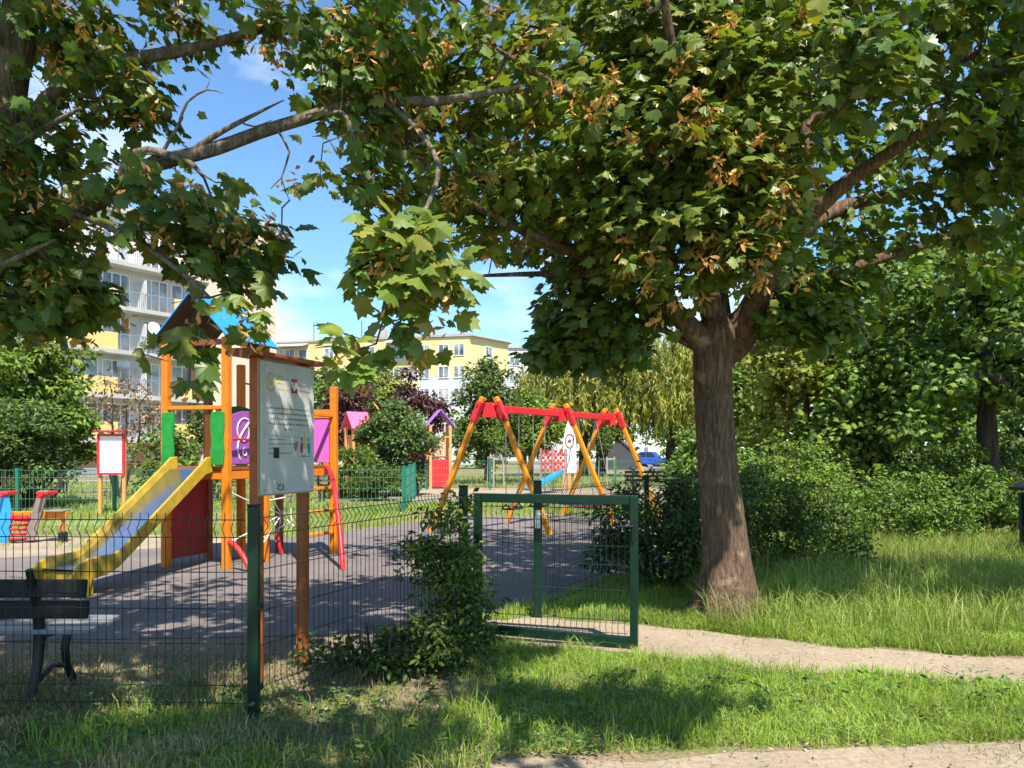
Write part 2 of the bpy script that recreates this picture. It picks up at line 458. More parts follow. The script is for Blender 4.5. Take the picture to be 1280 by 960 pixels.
# ------------------------------------------------------------------ bench by the fence
def bench_black():
    root = thing('park_bench', (-3.9, 5.05, 0), 'black slatted park bench with cast iron legs behind the front fence', 'bench')
    x1 = -2.62; x0 = -4.7; L = x1-x0; xc = (x0+x1)/2
    for k in range(2):
        m = MB(); z = .585+.135*k; y = 4.80-.022*k
        m.box((xc, y, z), (L, .028, .112), ax=(Vector((1,0,0)), Vector((0,1,-.16)).normalized(), Vector((0,.16,1)).normalized()))
        m.build('backrest_slat', M['bench_back'], root, bevel=.006)
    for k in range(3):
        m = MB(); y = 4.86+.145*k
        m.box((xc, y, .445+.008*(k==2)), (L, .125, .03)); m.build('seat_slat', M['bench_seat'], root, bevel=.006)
    for x in (-2.95, -4.4):
        m = MB()
        m.tube([(x,4.74,.84),(x,4.79,.70),(x,4.84,.52),(x,4.85,.40),(x,4.82,.22),(x,4.74,.0)], [.022,.03,.036,.036,.03,.028], 8)
        m.tube([(x,4.86,.412),(x,5.0,.405),(x,5.15,.41),(x,5.24,.425)], [.03,.026,.026,.022], 8)
        m.tube([(x,5.17,.41),(x,5.12,.27),(x,5.14,.16),(x,5.24,.0)], [.03,.027,.025,.028], 8)
        m.tube([(x,4.80,.13),(x,4.98,.19),(x,5.15,.15)], [.02,.018,.02], 6)
        m.build('leg_frame', M['iron'], root)
bench_black()

# ------------------------------------------------------------------ information sign
s1, s2 = Vector((-1.728, 5.25, 0)), Vector((-1.548, 5.74, 0))
sg = thing('info_sign', (s1+s2)/2, 'tall grey white information board on two red brown posts under a small board roof', 'sign')
u = (s2-s1).normalized(); nn = Vector((u.y, -u.x, 0))        # face looks right and towards the viewer
m = MB(); m.bar(s1, s1+Z3*2.20, .07, .07, up=u); m.build('post', M['sign_post'], sg, bevel=.006)
m = MB(); m.bar(s2, s2+Z3*2.20, .07, .07, up=u); m.build('post', M['sign_post'], sg, bevel=.006)
rfm = MB(); rfm.bar(s1-u*.17+Z3*2.215, s2+u*.14+Z3*2.215, .24, .028); rfm.build('roof_board', M['brown_and_shaded'], sg, bevel=.004)
pw, ph = .60, .905; po_ = s1+u*(-.02)+nn*.05+Z3*1.272
def sp(x, z, d=0): return po_+u*x+Z3*z+nn*d
m = MB(); m.prism([(0,0),(pw,0),(pw,ph),(0,ph)], po_, u, Z3, .016, 0)
pan = m.build('panel', M['sign_panel'], sg, bevel=.002)
m = MB(); m.prism([(-.012,-.01),(pw+.012,-.01),(pw+.012,ph+.01),(-.012,ph+.01)], po_-nn*.0165, u, Z3, .012); m.build('backing_board', M['sign_edge'], sg)
def dash_line(mb, x0, x1, z, h, seed, slope=0):
    r = random.Random(seed); x = x0
    while x < x1-.004:
        w_ = r.choice((.012,.02,.028,.036,.016)); w_ = min(w_, x1-x)
        # a word: a run of small uneven strokes
        q = x
        while q < x+w_-.002:
            hh = h*r.choice((.6,.6,.75,1.0)); mb.prism([(q, z),(q+.0032, z),(q+.0032, z+hh),(q, z+hh)], sp(0,0,.009), u, Z3, .0012); q += .0047
        x += w_+.007
def text_line(x0, x1, z, h, seed):
    t_ = MB(); dash_line(t_, x0, x1, z, h, seed); t_.build('text_line', M['ink'], pan)
for i, (a, b) in enumerate(((.075,.525),(.065,.545),(.095,.52),(.075,.53),(.25,.335))): text_line(a, b, .585-.036*i, .015, i)
for i, (a, b) in enumerate(((.07,.26),(.07,.35),(.07,.17),(.07,.33))): text_line(a, b, .372-.032*i, .009, 20+i)
text_line(.415, .52, .762, .013, 31); text_line(.415, .55, .722, .013, 32); text_line(.42, .55, .252, .013, 33)
gd = MB()
pts = [sp(.095+.044*math.cos(a*.3142), .765+.058*math.sin(a*.3142), .010) for a in range(21)]
gd.tube(pts, .0045, 5, caps=False)
gd.prism([(.012*math.cos(a*.785), .022*math.sin(a*.785)) for a in range(8)], sp(.095,.765,.010), u, Z3, .003)
for i, (a, b) in enumerate(((.165,.24),(.165,.225),(.165,.31))):
    dash_line(gd, a, b, .805-.042*i, .02, 40+i)
gd.build('gold_emblem', M['gold'], pan)
em = MB()
for x0, x1, z0, z1 in ((.325,.352,.79,.808),(.362,.39,.79,.808),(.325,.39,.708,.722)): em.prism([(x0,z0),(x1,z0),(x1,z1),(x0,z1)], sp(0,0,.010), u, Z3, .002)
em.prism([(.325,.722),(.345,.722),(.338,.742),(.325,.738)], sp(0,0,.010), u, Z3, .002); em.prism([(.37,.722),(.39,.722),(.39,.738),(.377,.742)], sp(0,0,.010), u, Z3, .002)
em.tube([sp(.322,.79,.01), sp(.322,.725,.01)], .0016, 4); em.tube([sp(.393,.79,.01), sp(.393,.725,.01)], .0016, 4)
em.prism([(.35,.785),(.357,.80),(.364,.785),(.362,.765),(.352,.765)], sp(0,0,.010), u, Z3, .002)
M['crimson'] = paint('sign_crimson', (.30,.03,.06), .5, .1); em.build('red_emblem', M['crimson'], pan)
for mat, cx, cz, rx, rz in (('red_brown', .445, .32, .017, .042), ('gold', .485, .355, .018, .05), ('teal', .53, .312, .02, .046)):
    if mat == 'red_brown': M[mat] = paint('sign_red_brown', (.28,.08,.05), .5, .1)
    fg = MB(); fg.prism([(rx*math.cos(a*.524), rz*math.sin(a*.524)) for a in range(12)], sp(cx,cz,.010), u, Z3, .002)
    fg.prism([(rx*.55*math.cos(a*.785), .013*math.sin(a*.785)) for a in range(8)], sp(cx,cz+rz+.018,.010), u, Z3, .002)
    fg.build('figure_motif', M[mat], pan)
st = MB(); st.prism([(.125,-.0),(.185,-.0),(.185,.075),(.125,.075)], sp(0,.085+.16,.0095), u, Z3, .0015, 0); st.build('black_sticker', M['sticker'], pan)
st = MB(); st.prism([(0,.03),(.012,.05),(.0,.072),(.022,.062),(.03,.085),(.045,.078),(.06,.08),(.055,.05),(.05,.03),(.03,.012),(.032,.0),(.02,.018)], sp(.345,.285,.0095), u, Z3, .0015); st.build('torn_sticker', M['ink'], pan)
gr = MB()
gr.tube([sp(.15+.10*t+.014*math.sin(t*19), .055+.022*math.cos(t*15)-.02*t, .0095) for t in np.linspace(0,1,30)], .0028, 4)
gr.tube([sp(.20+.05*math.cos(t*6.3)*.5, .045+.022*math.sin(t*6.3), .0095) for t in np.linspace(0,1,16)], .0028, 4); gr.build('scrawl', M['ink'], pan)
dv = MB(); dv.tube([sp(.03,.405,.0095), sp(.57,.39,.0095)], .0015, 4); dv.build('seam', M['sign_edge'], pan)
for x, z in ((.03,.875),(.57,.875),(.03,.03),(.57,.03)):
    b_ = MB(); b_.tube([sp(x,z,.007), sp(x,z,.014)], .008, 8); b_.build('bolt', M['galv'], pan)
# ------------------------------------------------------------------ play tower with slide
L1 = Vector((-4.68,10.5,0)); uu = Vector((.91,-.25,0)); vv = Vector((.255,.80,0))
L2, L3 = L1+uu, L1+vv; L4 = L1+uu+vv
ux, vx = uu.normalized(), vv.normalized(); fx = -vx
ZD = 1.34
tw = thing('play_tower', L1, 'orange wooden play tower with yellow slide, purple side board and blue gable roof', 'play tower')
def post(p, z1, mat, w=.10, par=tw):
    m = MB(); m.bar(p, p+Z3*z1, w, w, up=ux); return m.build('post', M[mat], par, bevel=.012)
post(L1, 3.08, 'orange'); post(L2, 3.08, 'orange'); post(L3, 3.08, 'brown_and_shaded'); post(L4, 3.08, 'orange')  # L3 in brown: shade on the back leg put into its colour
A2 = Vector((-3.63,12.1,0)); C2 = Vector((-2.73,11.9,0)); B2 = Vector((-3.03,11.15,0)); D2 = Vector((-3.98,11.4,0))
post(A2, 2.75, 'brown_and_shaded'); post(C2, 2.56, 'orange'); post(B2, 2.30, 'orange'); post(D2, 2.84, 'orange')
# decks
m = MB(); m.prism([(-.03,-.03),(.97,-.03),(.97,.87),(-.03,.87)], L1+Z3*ZD, ux, vx, .04)
m.build('deck', M['brown_and_shaded'], tw)
m = MB()
for a, b in ((L1,L2),(L2,L4),(L3,L4),(L1,L3)): m.bar(a+Z3*(ZD-.09), b+Z3*(ZD-.09), .045, .11)
m.build('deck_frame', M['orange'], tw, bevel=.006)
m = MB(); m.prism([(0,0),(.93,0),(.93,.82),(0,.82)], D2+Z3*(ZD-.003), ux, vx, .04); m.build('deck', M['brown_and_shaded'], tw)
m = MB()
for a, b in ((D2,B2),(B2,C2),(A2,C2)): m.bar(a+Z3*(ZD-.08), b+Z3*(ZD-.08), .045, .10)
m.build('deck_frame', M['orange'], tw, bevel=.006)
# roof: ridge runs along v over the middle of the slide side
ap = L1+uu*.5-vx*.14+Z3*3.66; ap2 = ap+vv+vx*.26
slope_l = (L1-ux*.12-vx*.14+Z3*3.03); slope_r = (L2+ux*.14-vx*.14+Z3*3.03)
for sgn, e0 in ((-1, slope_l), (1, slope_r)):
    dn = (e0-ap); ln = dn.length
    m = MB(); m.prism([(0,0),(ln,0),(ln,1.10),(0,1.10)], ap+Z3*(.012), dn, vx, .018)
    rp_ = m.build('roof_panel', M['blue_roof'], tw, bevel=.004)
    m = MB(); m.prism([(.03,.02),(ln-.02,.02),(ln-.02,1.08),(.03,1.08)], ap-Z3*(.012), dn, vx, .014)
    m.build('underside', M['roof_under'], rp_)
m = MB(); m.bar(L1+Z3*3.02, L2+Z3*3.02, .05, .07); m.bar(L3+Z3*3.02, L4+Z3*3.02, .05, .07); m.bar(L2+Z3*3.03, L4+Z3*3.03, .04, .06)
m.build('roof_beam', M['brown_and_shaded'], tw)
# rails and boards
m = MB(); m.bar(L1+Z3*2.15, L2+Z3*2.15, .06, .055); m.build('top_bar', M['orange'], tw, bevel=.01)
for c, w in ((L1+uu*.09, .19), (L1+uu*.905, .20)):
    m = MB(); h = .70
    prof = [( -w/2,0),(w/2*.9,0),(w/2*1.05,h*.25),(w/2*.85,h*.5),(w/2*1.05,h*.75),(w/2,h),(-w/2*.9,h),(-w/2*1.05,h*.72),(-w/2*.85,h*.45),(-w/2*1.05,h*.2)]
    m.prism(prof, c+fx*.065+Z3*(ZD+.05), ux, Z3, .03); m.build('guard_board', M['green_panel'], tw, bevel=.006)
m = MB()                                                      # dark green rounded board on the back side
arc = [(0,0),(.86,0)]+[(.43+.43*math.cos(a), .52+.32*math.sin(a)) for a in np.linspace(0, math.pi, 14)]
m.prism(arc, L3+vx*.02+Z3*(ZD+.04)+ux*.03, ux, Z3, .025); m.build('back_board', M['dark_green_panel'], tw)
m = MB(); m.bar(L3+ux*.07+Z3*1.30-vx*.07, L3+ux*.07+Z3*2.10-vx*.07, .03, .12, up=ux); m.bar(L3+ux*.20+Z3*1.30-vx*.02, L3+ux*.20+Z3*2.22-vx*.02, .03, .10, up=ux)  # orange boards added for the lit stretch of leg L3 and a panel behind
m.build('inner_board', M['orange'], tw, bevel=.005)
def side_board(p, q, mat, h0, h1, bow=.08):
    d = (q-p); ln = d.length-.10; d.normalize(); o = p+d*.05
    poly = [(0,h0),(ln,h0)]+[(ln-ln*t, h1+bow*math.sin(math.pi*t)) for t in np.linspace(0,1,13)]
    mm = MB(); mm.prism(poly, o, d, Z3, .022); return mm.build('side_board', M[mat], tw, bevel=.003), o, d
pb, o, d = side_board(L2, L4, 'purple', ZD+.06, ZD+.70)
nrm = Vector((d.y,-d.x,0))
sw = MB()
def swirl(pts, r): sw.tube([o+nrm*.014+d*a+Z3*b for a, b in pts], r, 6)
swirl([(.30+.19*math.cos(t)*(1-t/14), ZD+.50+.20*math.sin(t)*(1-t/14)) for t in np.linspace(.4,7.5,40)], .010)
swirl([(.42-.26*math.sin(t*2.2), ZD+.64-.52*t) for t in np.linspace(0,1,20)], .013)
swirl([(.32+.08*math.cos(t)*(1-t/9), ZD+.21+.08*math.sin(t)*(1-t/9)) for t in np.linspace(1.2,7.6,26)], .012)
for i in range(5): sw.tube([o+nrm*.012+d*(.47+.03*math.sin(i))+Z3*(ZD+.30+.07*i), o+nrm*.018+d*(.47+.03*math.sin(i))+Z3*(ZD+.30+.07*i)], .014, 8)
sw.build('swirl_motif', M['white'], pb)
side_board(A2, C2, 'magenta', ZD+.06, ZD+.70); side_board(D2, B2, 'purple', ZD+.06, ZD+.70)
m = MB(); m.bar(A2+Z3*2.18, C2+Z3*2.18, .05, .06); m.bar(A2+Z3*2.10, C2+Z3*2.10, .045, .05); m.bar(B2+Z3*2.12, C2+Z3*2.12, .05, .06); m.build('guard_rail', M['orange'], tw, bevel=.008)
m = MB(); q = .09
for k in range(1): m.bar(C2-ux*.13+Z3*1.30, C2-ux*.13+Z3*2.2, .03, .09, up=ux)
m.build('inner_board', M['orange'], tw, bevel=.005)
m = MB(); m.tube([L2+ux*.03+nrm*.06+Z3*1.73, L4+nrm*.06+Z3*1.73], .018, 8); m.build('handrail', M['red'], tw)
m = MB(); m.tube([D2+Z3*2.58, A2+Z3*2.52], .014, 8); m.build('handrail', M['red'], tw)
m = MB()                                                      # red board under the deck, on the far left side
m.prism([(.05,.10),(.79,.10),(.79,ZD-.16),(.05,ZD-.16)], L1, vx, Z3, .022); m.build('lower_board', M['dark_and_shaded_red'], tw)  # its darker red puts the shade under the deck into the colour
for zr in (1.02, .68, .34):
    m = MB(); m.bar(B2+Z3*zr, C2+Z3*zr, .09, .045); m.build('ladder_rung', M['orange'], tw, bevel=.006)
# slide
s0 = L1+uu*.50+fx*.05
def sl_pt(s, z, x): return s0+fx*s+ux*x+Z3*z
bed = [(0,ZD+.0),(.14,ZD-.01),(1.42,.43),(1.56,.35),(1.72,.315),(2.06,.295)]
m = MB(); W = .255
top = [sl_pt(s,z,-W) for s, z in bed]+[sl_pt(s,z,W) for s, z in bed]
k = len(bed)
m.add(top, [(i, i+1, k+i+1, k+i) for i in range(k-1)], 0, True)
bot = [p-Z3*.02 for p in top]; m.add(bot, [(i, k+i, k+i+1, i+1) for i in range(k-1)], 0, True)
sld = MB(); 
slide = m.build('slide', M['steel'], tw)
wall = [(-.02,ZD-.05),(.12,ZD-.08),(1.40,.37),(1.56,.26),(1.74,.20),(1.93,.18),(1.98,.0),(2.12,.0),(2.20,.16),(2.18,.27),(2.10,.36),(1.98,.41),(1.76,.42),(1.66,.42),(1.54,.45),(.22,ZD+.055),(.10,ZD+.15),(-.02,ZD+.16)]
for x in (-W-.02, W+.02):
    m = MB(); m.prism([(s, z) for s, z in wall], s0+ux*x, fx, Z3, .035); m.build('side_wall', M['yellow'], slide, bevel=.012)
m = MB(); m.box(sl_pt(1.96,.14,0), (2*W,.16,.27), (ux, fx, Z3)); m.build('slide_foot', M['yellow'], slide, bevel=.01)
# red bent climbing poles and rope net
m = MB(); p0, p1 = C2-ux*.1-vx*.1, gnd(429,713)
pts = [p0.lerp(p1, t)+Z3*(1.30*(1-t**2.3)+.10*math.sin(math.pi*t)) for t in np.linspace(0,1,14)]
m.tube(pts, .035, 10); m.build('climbing_pole', M['red'], tw)
m = MB(); p0, p1 = L2+Z3*.0, gnd(313,716)
pts = [p0.lerp(p1, t)+Z3*(.36*(1-t**2)+.02) for t in np.linspace(0,1,10)]
m.tube(pts, .035, 10); m.build('climbing_pole', M['red'], tw)
m = MB(); m.tube([gnd(352,694)+Z3*.02, gnd(345,694)+Z3*.36], .03, 8); m.build('net_stake', M['red'], tw)
m = MB(); ctr = gnd(352,694)+Z3*.62
ends = [L2+Z3*1.05, B2+Z3*1.2, L2+Z3*.35, gnd(313,716)+Z3*.15, B2+Z3*.42, gnd(345,694)+Z3*.2, L4+Z3*1.1]
for q in ends: m.tube([ctr, (ctr+q)/2-Z3*.02, q], .011, 6)
for a, b, t in ((0,1,.5),(2,3,.55),(1,4,.5),(0,2,.5),(3,5,.5),(4,5,.5)): m.tube([ctr.lerp(ends[a], t), ctr.lerp(ends[b], t)], .010, 6)
m.build('rope_net', M['rope'], tw)

# ------------------------------------------------------------------ swing set
S0, S1 = Vector((-.42,14.4,0)), Vector((2.33,18.3,0)); SM = S0.lerp(S1, .52)
dsw = (S1-S0).normalized(); psw = Vector((1.04,-.30,0))
sw_ = thing('swing_set', S0, 'orange swing frame of three A frames joined by a red top beam', 'swing set')
pn = psw.normalized()
for c in (S0, SM, S1):
    for sg_ in (-1, 1):
        m = MB(); off = dsw*(.055*sg_)
        m.bar(c+psw*sg_*1.06+off, c+pn*sg_*.09+off+Z3*2.58, .092, .092, up=dsw); m.build('leg', M['swing_orange'], sw_, bevel=.014)
        m = MB(); m.bar(c+psw*sg_*1.06+off+Z3*.0, c+psw*sg_*1.04+off+Z3*.05, .12, .12, up=dsw); m.build('foot_plate', M['galv'], sw_)
    m = MB()
    m.prism([(-.14,.08),(.14,.08),(.06,.36),(-.06,.36)], c+Z3*2.12, pn, Z3, .08)
    for sg_ in (-1, 1):
        off = dsw*(.055*sg_); q0 = c+psw*sg_*1.06+off; q1 = c+pn*sg_*.09+off+Z3*2.58
        m.bar(q0.lerp(q1, .825), q0.lerp(q1, .965), .116, .116, up=dsw)
        for t_ in (.84, .945): m.tube([q0.lerp(q1, t_)-dsw*.085, q0.lerp(q1, t_)+dsw*.085], .02, 8)
    m.build('bracket', M['red'], sw_, bevel=.004)
for a, b in ((S0,SM),(SM,S1)):
    m = MB(); m.bar(a+Z3*2.37+dsw*.07, b+Z3*2.37-dsw*.07, .11, .13); m.build('beam', M['red'], sw_, bevel=.01)
def swing_seat(t, label):
    c = S0.lerp(SM, t)
    r = thing('swing', c+Z3*.46, label, 'swing', 'flat seats hanging in the first swing bay')
    for s in (-1, 1):
        m = MB(); m.tube([c+dsw*.22*s+Z3*2.31, c+dsw*.21*s+Z3*.52], .009, 6); m.build('chain', M['chain'], r)
    m = MB()
    m.prism([(-.22,-.01),(.22,-.01),(.23,.025),(.12,.012),(-.12,.012),(-.23,.025)], c+Z3*.46, dsw, Z3, .20)
    for s in (-1, 1):
        m.tube([c+dsw*.215*s+Z3*.47-pn*.09, c+dsw*.21*s+Z3*.56, c+dsw*.215*s+Z3*.47+pn*.09], .014, 6)
    m.build('seat', M['rubber'], r)
swing_seat(.30, 'black flat swing seat on chains nearest the front A frame')
swing_seat(.68, 'black flat swing seat on chains nearer the middle A frame')
c = SM.lerp(S1, .5)
bk = thing('basket_swing', c+Z3*.42, 'blue ringed nest swing with red net hanging in the rear bay', 'swing')
m = MB(); ring = [c+Z3*(.46)+dsw*(.56*math.cos(a))+pn*(.56*math.sin(a)) for a in np.linspace(0, 2*math.pi, 33)]
m.tube(ring, .062, 10, caps=False); m.build('ring', M['skyblue'], bk)
m = MB()
for k in range(-4, 5):
    q = k*.12; hl = math.sqrt(.52**2-q*q)
    for a_, b_ in ((dsw, pn), (pn, dsw)):
        m.tube([c+Z3*(.45-.14*(1-(t/hl)**2)*(1-(q/.56)**2))+a_*q+b_*t for t in np.linspace(-hl, hl, 7)], .012, 5)
m.build('net', M['dark_and_shaded_red'], bk)
for sx in (-1, 1):
    for sy in (-1, 1):
        m = MB(); m.tube([c+dsw*.40*sx+pn*.38*sy+Z3*.5, c+dsw*.42*sx+Z3*2.31], .009, 6); m.build('rope', M['chain'], bk)

# ------------------------------------------------------------------ things further off
def spring_rider():
    b = gnd(28, 678); Y = b.y
    r = thing('spring_rider', b, 'small seesaw on a red coil spring with blue and grey riding boards', 'seesaw')
    X = Vector((1,0,0))
    m = MB(); m.tube([b+Vector((.17*math.cos(a), .17*math.sin(a), .02+.36*a/28)) for a in np.linspace(0, 28, 90)], .022, 6); m.build('spring', M['red'], r)
    m = MB(); m.box(b+Z3*.43, (.30,.26,.09)); m.build('spring_cap', M['red'], r, bevel=.03)
    m = MB(); m.box(b+Z3*.475+X*-.10, (1.75,.10,.12)); m.build('beam', M['orange'], r, bevel=.012)
    m = MB(); m.prism([(.13*math.cos(a), .47*math.sin(a)) for a in np.linspace(0,6.28,24)[:-1]], b+Vector((-.26,-.09,.42)), X, Z3, .04); m.build('blue_board', M['skyblue'], r, bevel=.01)
    m = MB(); m.prism([(-.16,-.42),(.02,-.42),(.26,.44),(.10,.44)], b+Vector((.24,-.09,.46)), X, Z3, .04); m.build('grey_board', M['greyboard'], r, bevel=.01)
    for x in (-.26, .42):
        m = MB(); m.tube([b+Vector((x,-.26,.80)), b+Vector((x,.20,.84))], .028, 8); m.box(b+Vector((x,0,.86)), (.20,.30,.05)); m.build('handle', M['red'], r, bevel=.008)
    for x in (-.95, .70):
        m = MB(); m.box(b+Vector((x,0,.30)), (.05,.05,.26)); m.build('foot_stem', M['rust_orange'], r)
        m = MB(); m.box(b+Vector((x,0,.10)), (.12,.12,.17)); m.build('stop_block', M['rubber'], r, bevel=.02)
    m = MB(); m.box(b+Vector((.60,-.0,.548)), (.34,.26,.03)); m.build('seat', M['greyboard'], r, bevel=.01)
spring_rider()

def notice_board():
    b = gnd(139, 643); r = thing('notice_board', b, 'white notice board in a red frame on two orange posts beyond the slide', 'notice board')
    for x in (-.30, .30):
        m = MB(); m.box(b+Vector((x,.05,1.02)), (.07,.07,2.04)); m.build('post', M['far_wood'], r)
    m = MB(); m.box(b+Vector((0,0,1.50)), (.56,.03,.92)); m.build('board', M['white'], r)
    m = MB()
    for z in (1.015, 1.985): m.box(b+Vector((0,-.012,z)), (.68,.05,.055))
    for x in (-.312, .312): m.box(b+Vector((x,-.012,1.50)), (.055,.05,.914))
    m.build('frame', M['red'], r)
    m = MB(); m.box(b+Vector((0,-.03,2.075)), (.78,.22,.045)); m.build('top_board', M['dark_and_shaded_red'], r)
notice_board()

def slat_bench(p, rz, mat, label, L=1.9):
    r = thing('park_bench', p, label, 'bench', None, rz)
    for y, z, n in ((.0,.45,'seat_slat'),(.13,.45,'seat_slat'),(.26,.45,'seat_slat'),(.33,.62,'backrest_slat'),(.36,.76,'backrest_slat'),(.39,.89,'backrest_slat')):
        m = MB(); m.box((0,y,z), (L,.11,.03) if 'seat' in n else (L,.03,.10)); m.build(n, M[mat], r, bevel=.006, world=False)
    for x in (-L*.36, L*.36):
        m = MB(); m.bar((x,.0,0),(x,.0,.43),.06,.05); m.bar((x,.30,0),(x,.42,.92),.06,.05); m.bar((x,-.03,.41),(x,.33,.41),.05,.04); m.build('leg_frame', M['iron'], r, world=False)
slat_bench(gnd(368,630)+Vector((0,1.0,0)), R(170), 'grey_wood', 'weathered grey slatted bench on the grass beyond the ladder of the play tower')
slat_bench(gnd(808,624)+Vector((.35,0,0)), R(4), 'bench_wood', 'dark slatted bench on the grass to the right behind the swing set', 2.0)
slat_bench(gnd(92,618)+Vector((0,1,0)), R(12), 'galv', 'pale green grey bench on the lawn below the left apartment block', 2.4)

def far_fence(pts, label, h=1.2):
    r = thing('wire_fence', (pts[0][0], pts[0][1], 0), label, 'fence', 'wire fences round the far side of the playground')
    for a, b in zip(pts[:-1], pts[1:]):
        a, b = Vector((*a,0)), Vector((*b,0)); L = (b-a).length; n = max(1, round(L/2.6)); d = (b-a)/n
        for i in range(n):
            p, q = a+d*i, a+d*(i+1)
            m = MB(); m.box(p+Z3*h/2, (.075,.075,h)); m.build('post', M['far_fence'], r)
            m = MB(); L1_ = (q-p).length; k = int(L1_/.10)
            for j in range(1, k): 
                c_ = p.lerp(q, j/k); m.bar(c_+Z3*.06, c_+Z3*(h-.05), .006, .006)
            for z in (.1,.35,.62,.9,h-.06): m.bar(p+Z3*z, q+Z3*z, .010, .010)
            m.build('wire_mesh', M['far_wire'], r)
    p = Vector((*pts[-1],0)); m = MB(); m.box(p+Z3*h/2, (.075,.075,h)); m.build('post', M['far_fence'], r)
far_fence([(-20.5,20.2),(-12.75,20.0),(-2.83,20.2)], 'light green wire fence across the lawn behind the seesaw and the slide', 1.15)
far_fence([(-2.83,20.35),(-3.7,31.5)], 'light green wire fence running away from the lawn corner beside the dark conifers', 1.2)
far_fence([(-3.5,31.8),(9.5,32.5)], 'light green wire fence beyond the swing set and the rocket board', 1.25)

def small_tower(c, s, rz, h, deck, roof, label, low):
    r = thing('play_tower', c, label, 'play tower', None, rz)
    for x in (-s, s):
        for y in (-s, s):
            m = MB(); m.box((x,y,h/2), (.11,.11,h)); m.build('post', M['far_wood'], r, world=False)
    for sg_ in (-1, 1):
        dn = Vector((sg_*(s+.2),0,-.72)); m = MB(); m.prism([(0,-s-.15),(dn.length,-s-.15),(dn.length,s+.15),(0,s+.15)], (0,0,h+.66), dn, (0,1,0), .03); m.build('roof_panel', M[roof], r, world=False)
    m = MB(); m.box((0,0,deck), (2*s,2*s,.06)); m.build('deck', M['brown_and_shaded'], r, world=False)
    if low:
        m = MB(); m.box((0,-s,deck/2), (2*s-.13,.03,deck-.2)); m.build('lower_board', M['red'], r, world=False)
        m = MB(); m.box((-s,0,deck/2), (.03,2*s-.13,deck-.2)); m.build('lower_board', M['dark_and_shaded_red'], r, world=False)
    m = MB()
    for i in range(4): m.box((-s+.22+i*(2*s-.44)/3,-s,deck+.42), (.06,.03,.8))
    m.box((0,-s,deck+.85), (2*s,.05,.06)); m.build('rail', M['far_wood'], r, world=False)
small_tower(gnd(549,611)+Vector((-.05,.4,0)), .42, R(14), 2.7, 1.35, 'violet', 'slim play tower with violet gable roof and red lower boards beside the conifers', True)
small_tower(at(446,540,33.5)*Vector((1,1,0)), .34, R(-52), 2.62, 1.4, 'pink', 'play tower with pink roof mostly hidden behind the conifers', False)

def rocket():
    b = gnd(712, 614); r = thing('rocket_board', b, 'white rocket shaped play board with red ringed target on wooden legs', 'play board')
    m = MB(); m.prism([(-.26,.72),(.26,.72),(.26,1.95),(.16,2.5),(.03,2.92),(-.03,2.92),(-.16,2.5),(-.26,1.95)], b, (1,0,0), Z3, .04); bd = m.build('board', M['white'], r)
    m = MB()
    m.tube([b+Vector((.17*math.cos(a),-.025,2.0+.27*math.sin(a))) for a in np.linspace(0,6.283,25)], .022, 5, caps=False)
    m.tube([b+Vector((0,-.02,2.0)), b+Vector((0,-.04,2.0))], .07, 10); m.build('target', M['crimson'], bd)
    m = MB(); m.tube([b+Vector((.02,-.025,1.68)), b+Vector((-.03,-.025,.75))], .012, 5); m.build('stripe', M['ink'], bd)
    for x in (-.22, .0, .22):
        m = MB(); m.box(b+Vector((x,.04,.5)), (.10,.07,1.0)); m.build('leg', M['far_wood'], r)
rocket()
def lattice_unit():
    b = gnd(694, 616); r = thing('climbing_frame', b, 'small climbing frame with red pierced boards and teal slide left of the rocket board', 'climbing frame')
    for x in (-.55, -.10, .42):
        m = MB(); m.box(b+Vector((x,0,.85)), (.08,.08,1.7)); m.build('post', M['galv'], r)
    for x in (-.33, .16):
        m = MB()
        for i in range(4):
            for j in range(7):
                if (i+j) % 2 == 0: m.box(b+Vector((x-.135+.09*i,-.05,.86+.12*j)), (.088,.025,.118))
        for q in (-.19, .19): m.box(b+Vector((x+q,-.05,1.22)), (.03,.03,.88))
        m.build('pierced_board', M['red'], r)
    m = MB(); m.bar(b+Vector((-.62,-.02,1.45)), b+Vector((.5,-.02,1.45)), .06, .06); m.build('top_rail', M['galv'], r)
    m = MB(); m.prism([(0,0),(1.25,-.62),(1.5,-.62),(1.5,-.55),(1.25,-.50),(0,.14)], b+Vector((.2,-.1,.75)), (-.9,-.5,0), Z3, .5); m.build('slide', M['teal'], r)
lattice_unit()

def litter_bin():
    c = Vector((7.32,10.5,0)); r = thing('litter_bin', c, 'dark green litter bin with overhanging lid cut off by the right frame edge', 'bin')
    m = MB()
    for x in (-.27, .27):
        for y in (-.24, .24): m.bar((c.x+x*.9,c.y+y,0),(c.x+x,c.y+y,1.0),.06,.06)
    m.build('frame', M['bin'], r, bevel=.008)
    m = MB(); m.add([c+Vector((a*s,b*s*.9,z)) for z, s in ((.12,.235),(.98,.275)) for a, b in ((-1,-1),(1,-1),(1,1),(-1,1))], [(0,1,5,4),(1,2,6,5),(2,3,7,6),(3,0,4,7),(3,2,1,0)]); m.build('body', M['bin'], r, bevel=.01)
    m = MB(); m.box(c+Vector((0,-.262,.6)), (.36,.02,.62)); m.build('front_board', M['bin_panel'], r)
    m = MB(); m.box(c+Vector((0,0,1.06)), (.78,.70,.05)); m.prism([(-.36,0),(.36,0),(.28,.07),(-.28,.07)], c+Vector((0,0,1.087)), (1,0,0), Z3, .6); m.build('lid', M['rubber'], r, bevel=.012)
litter_bin()

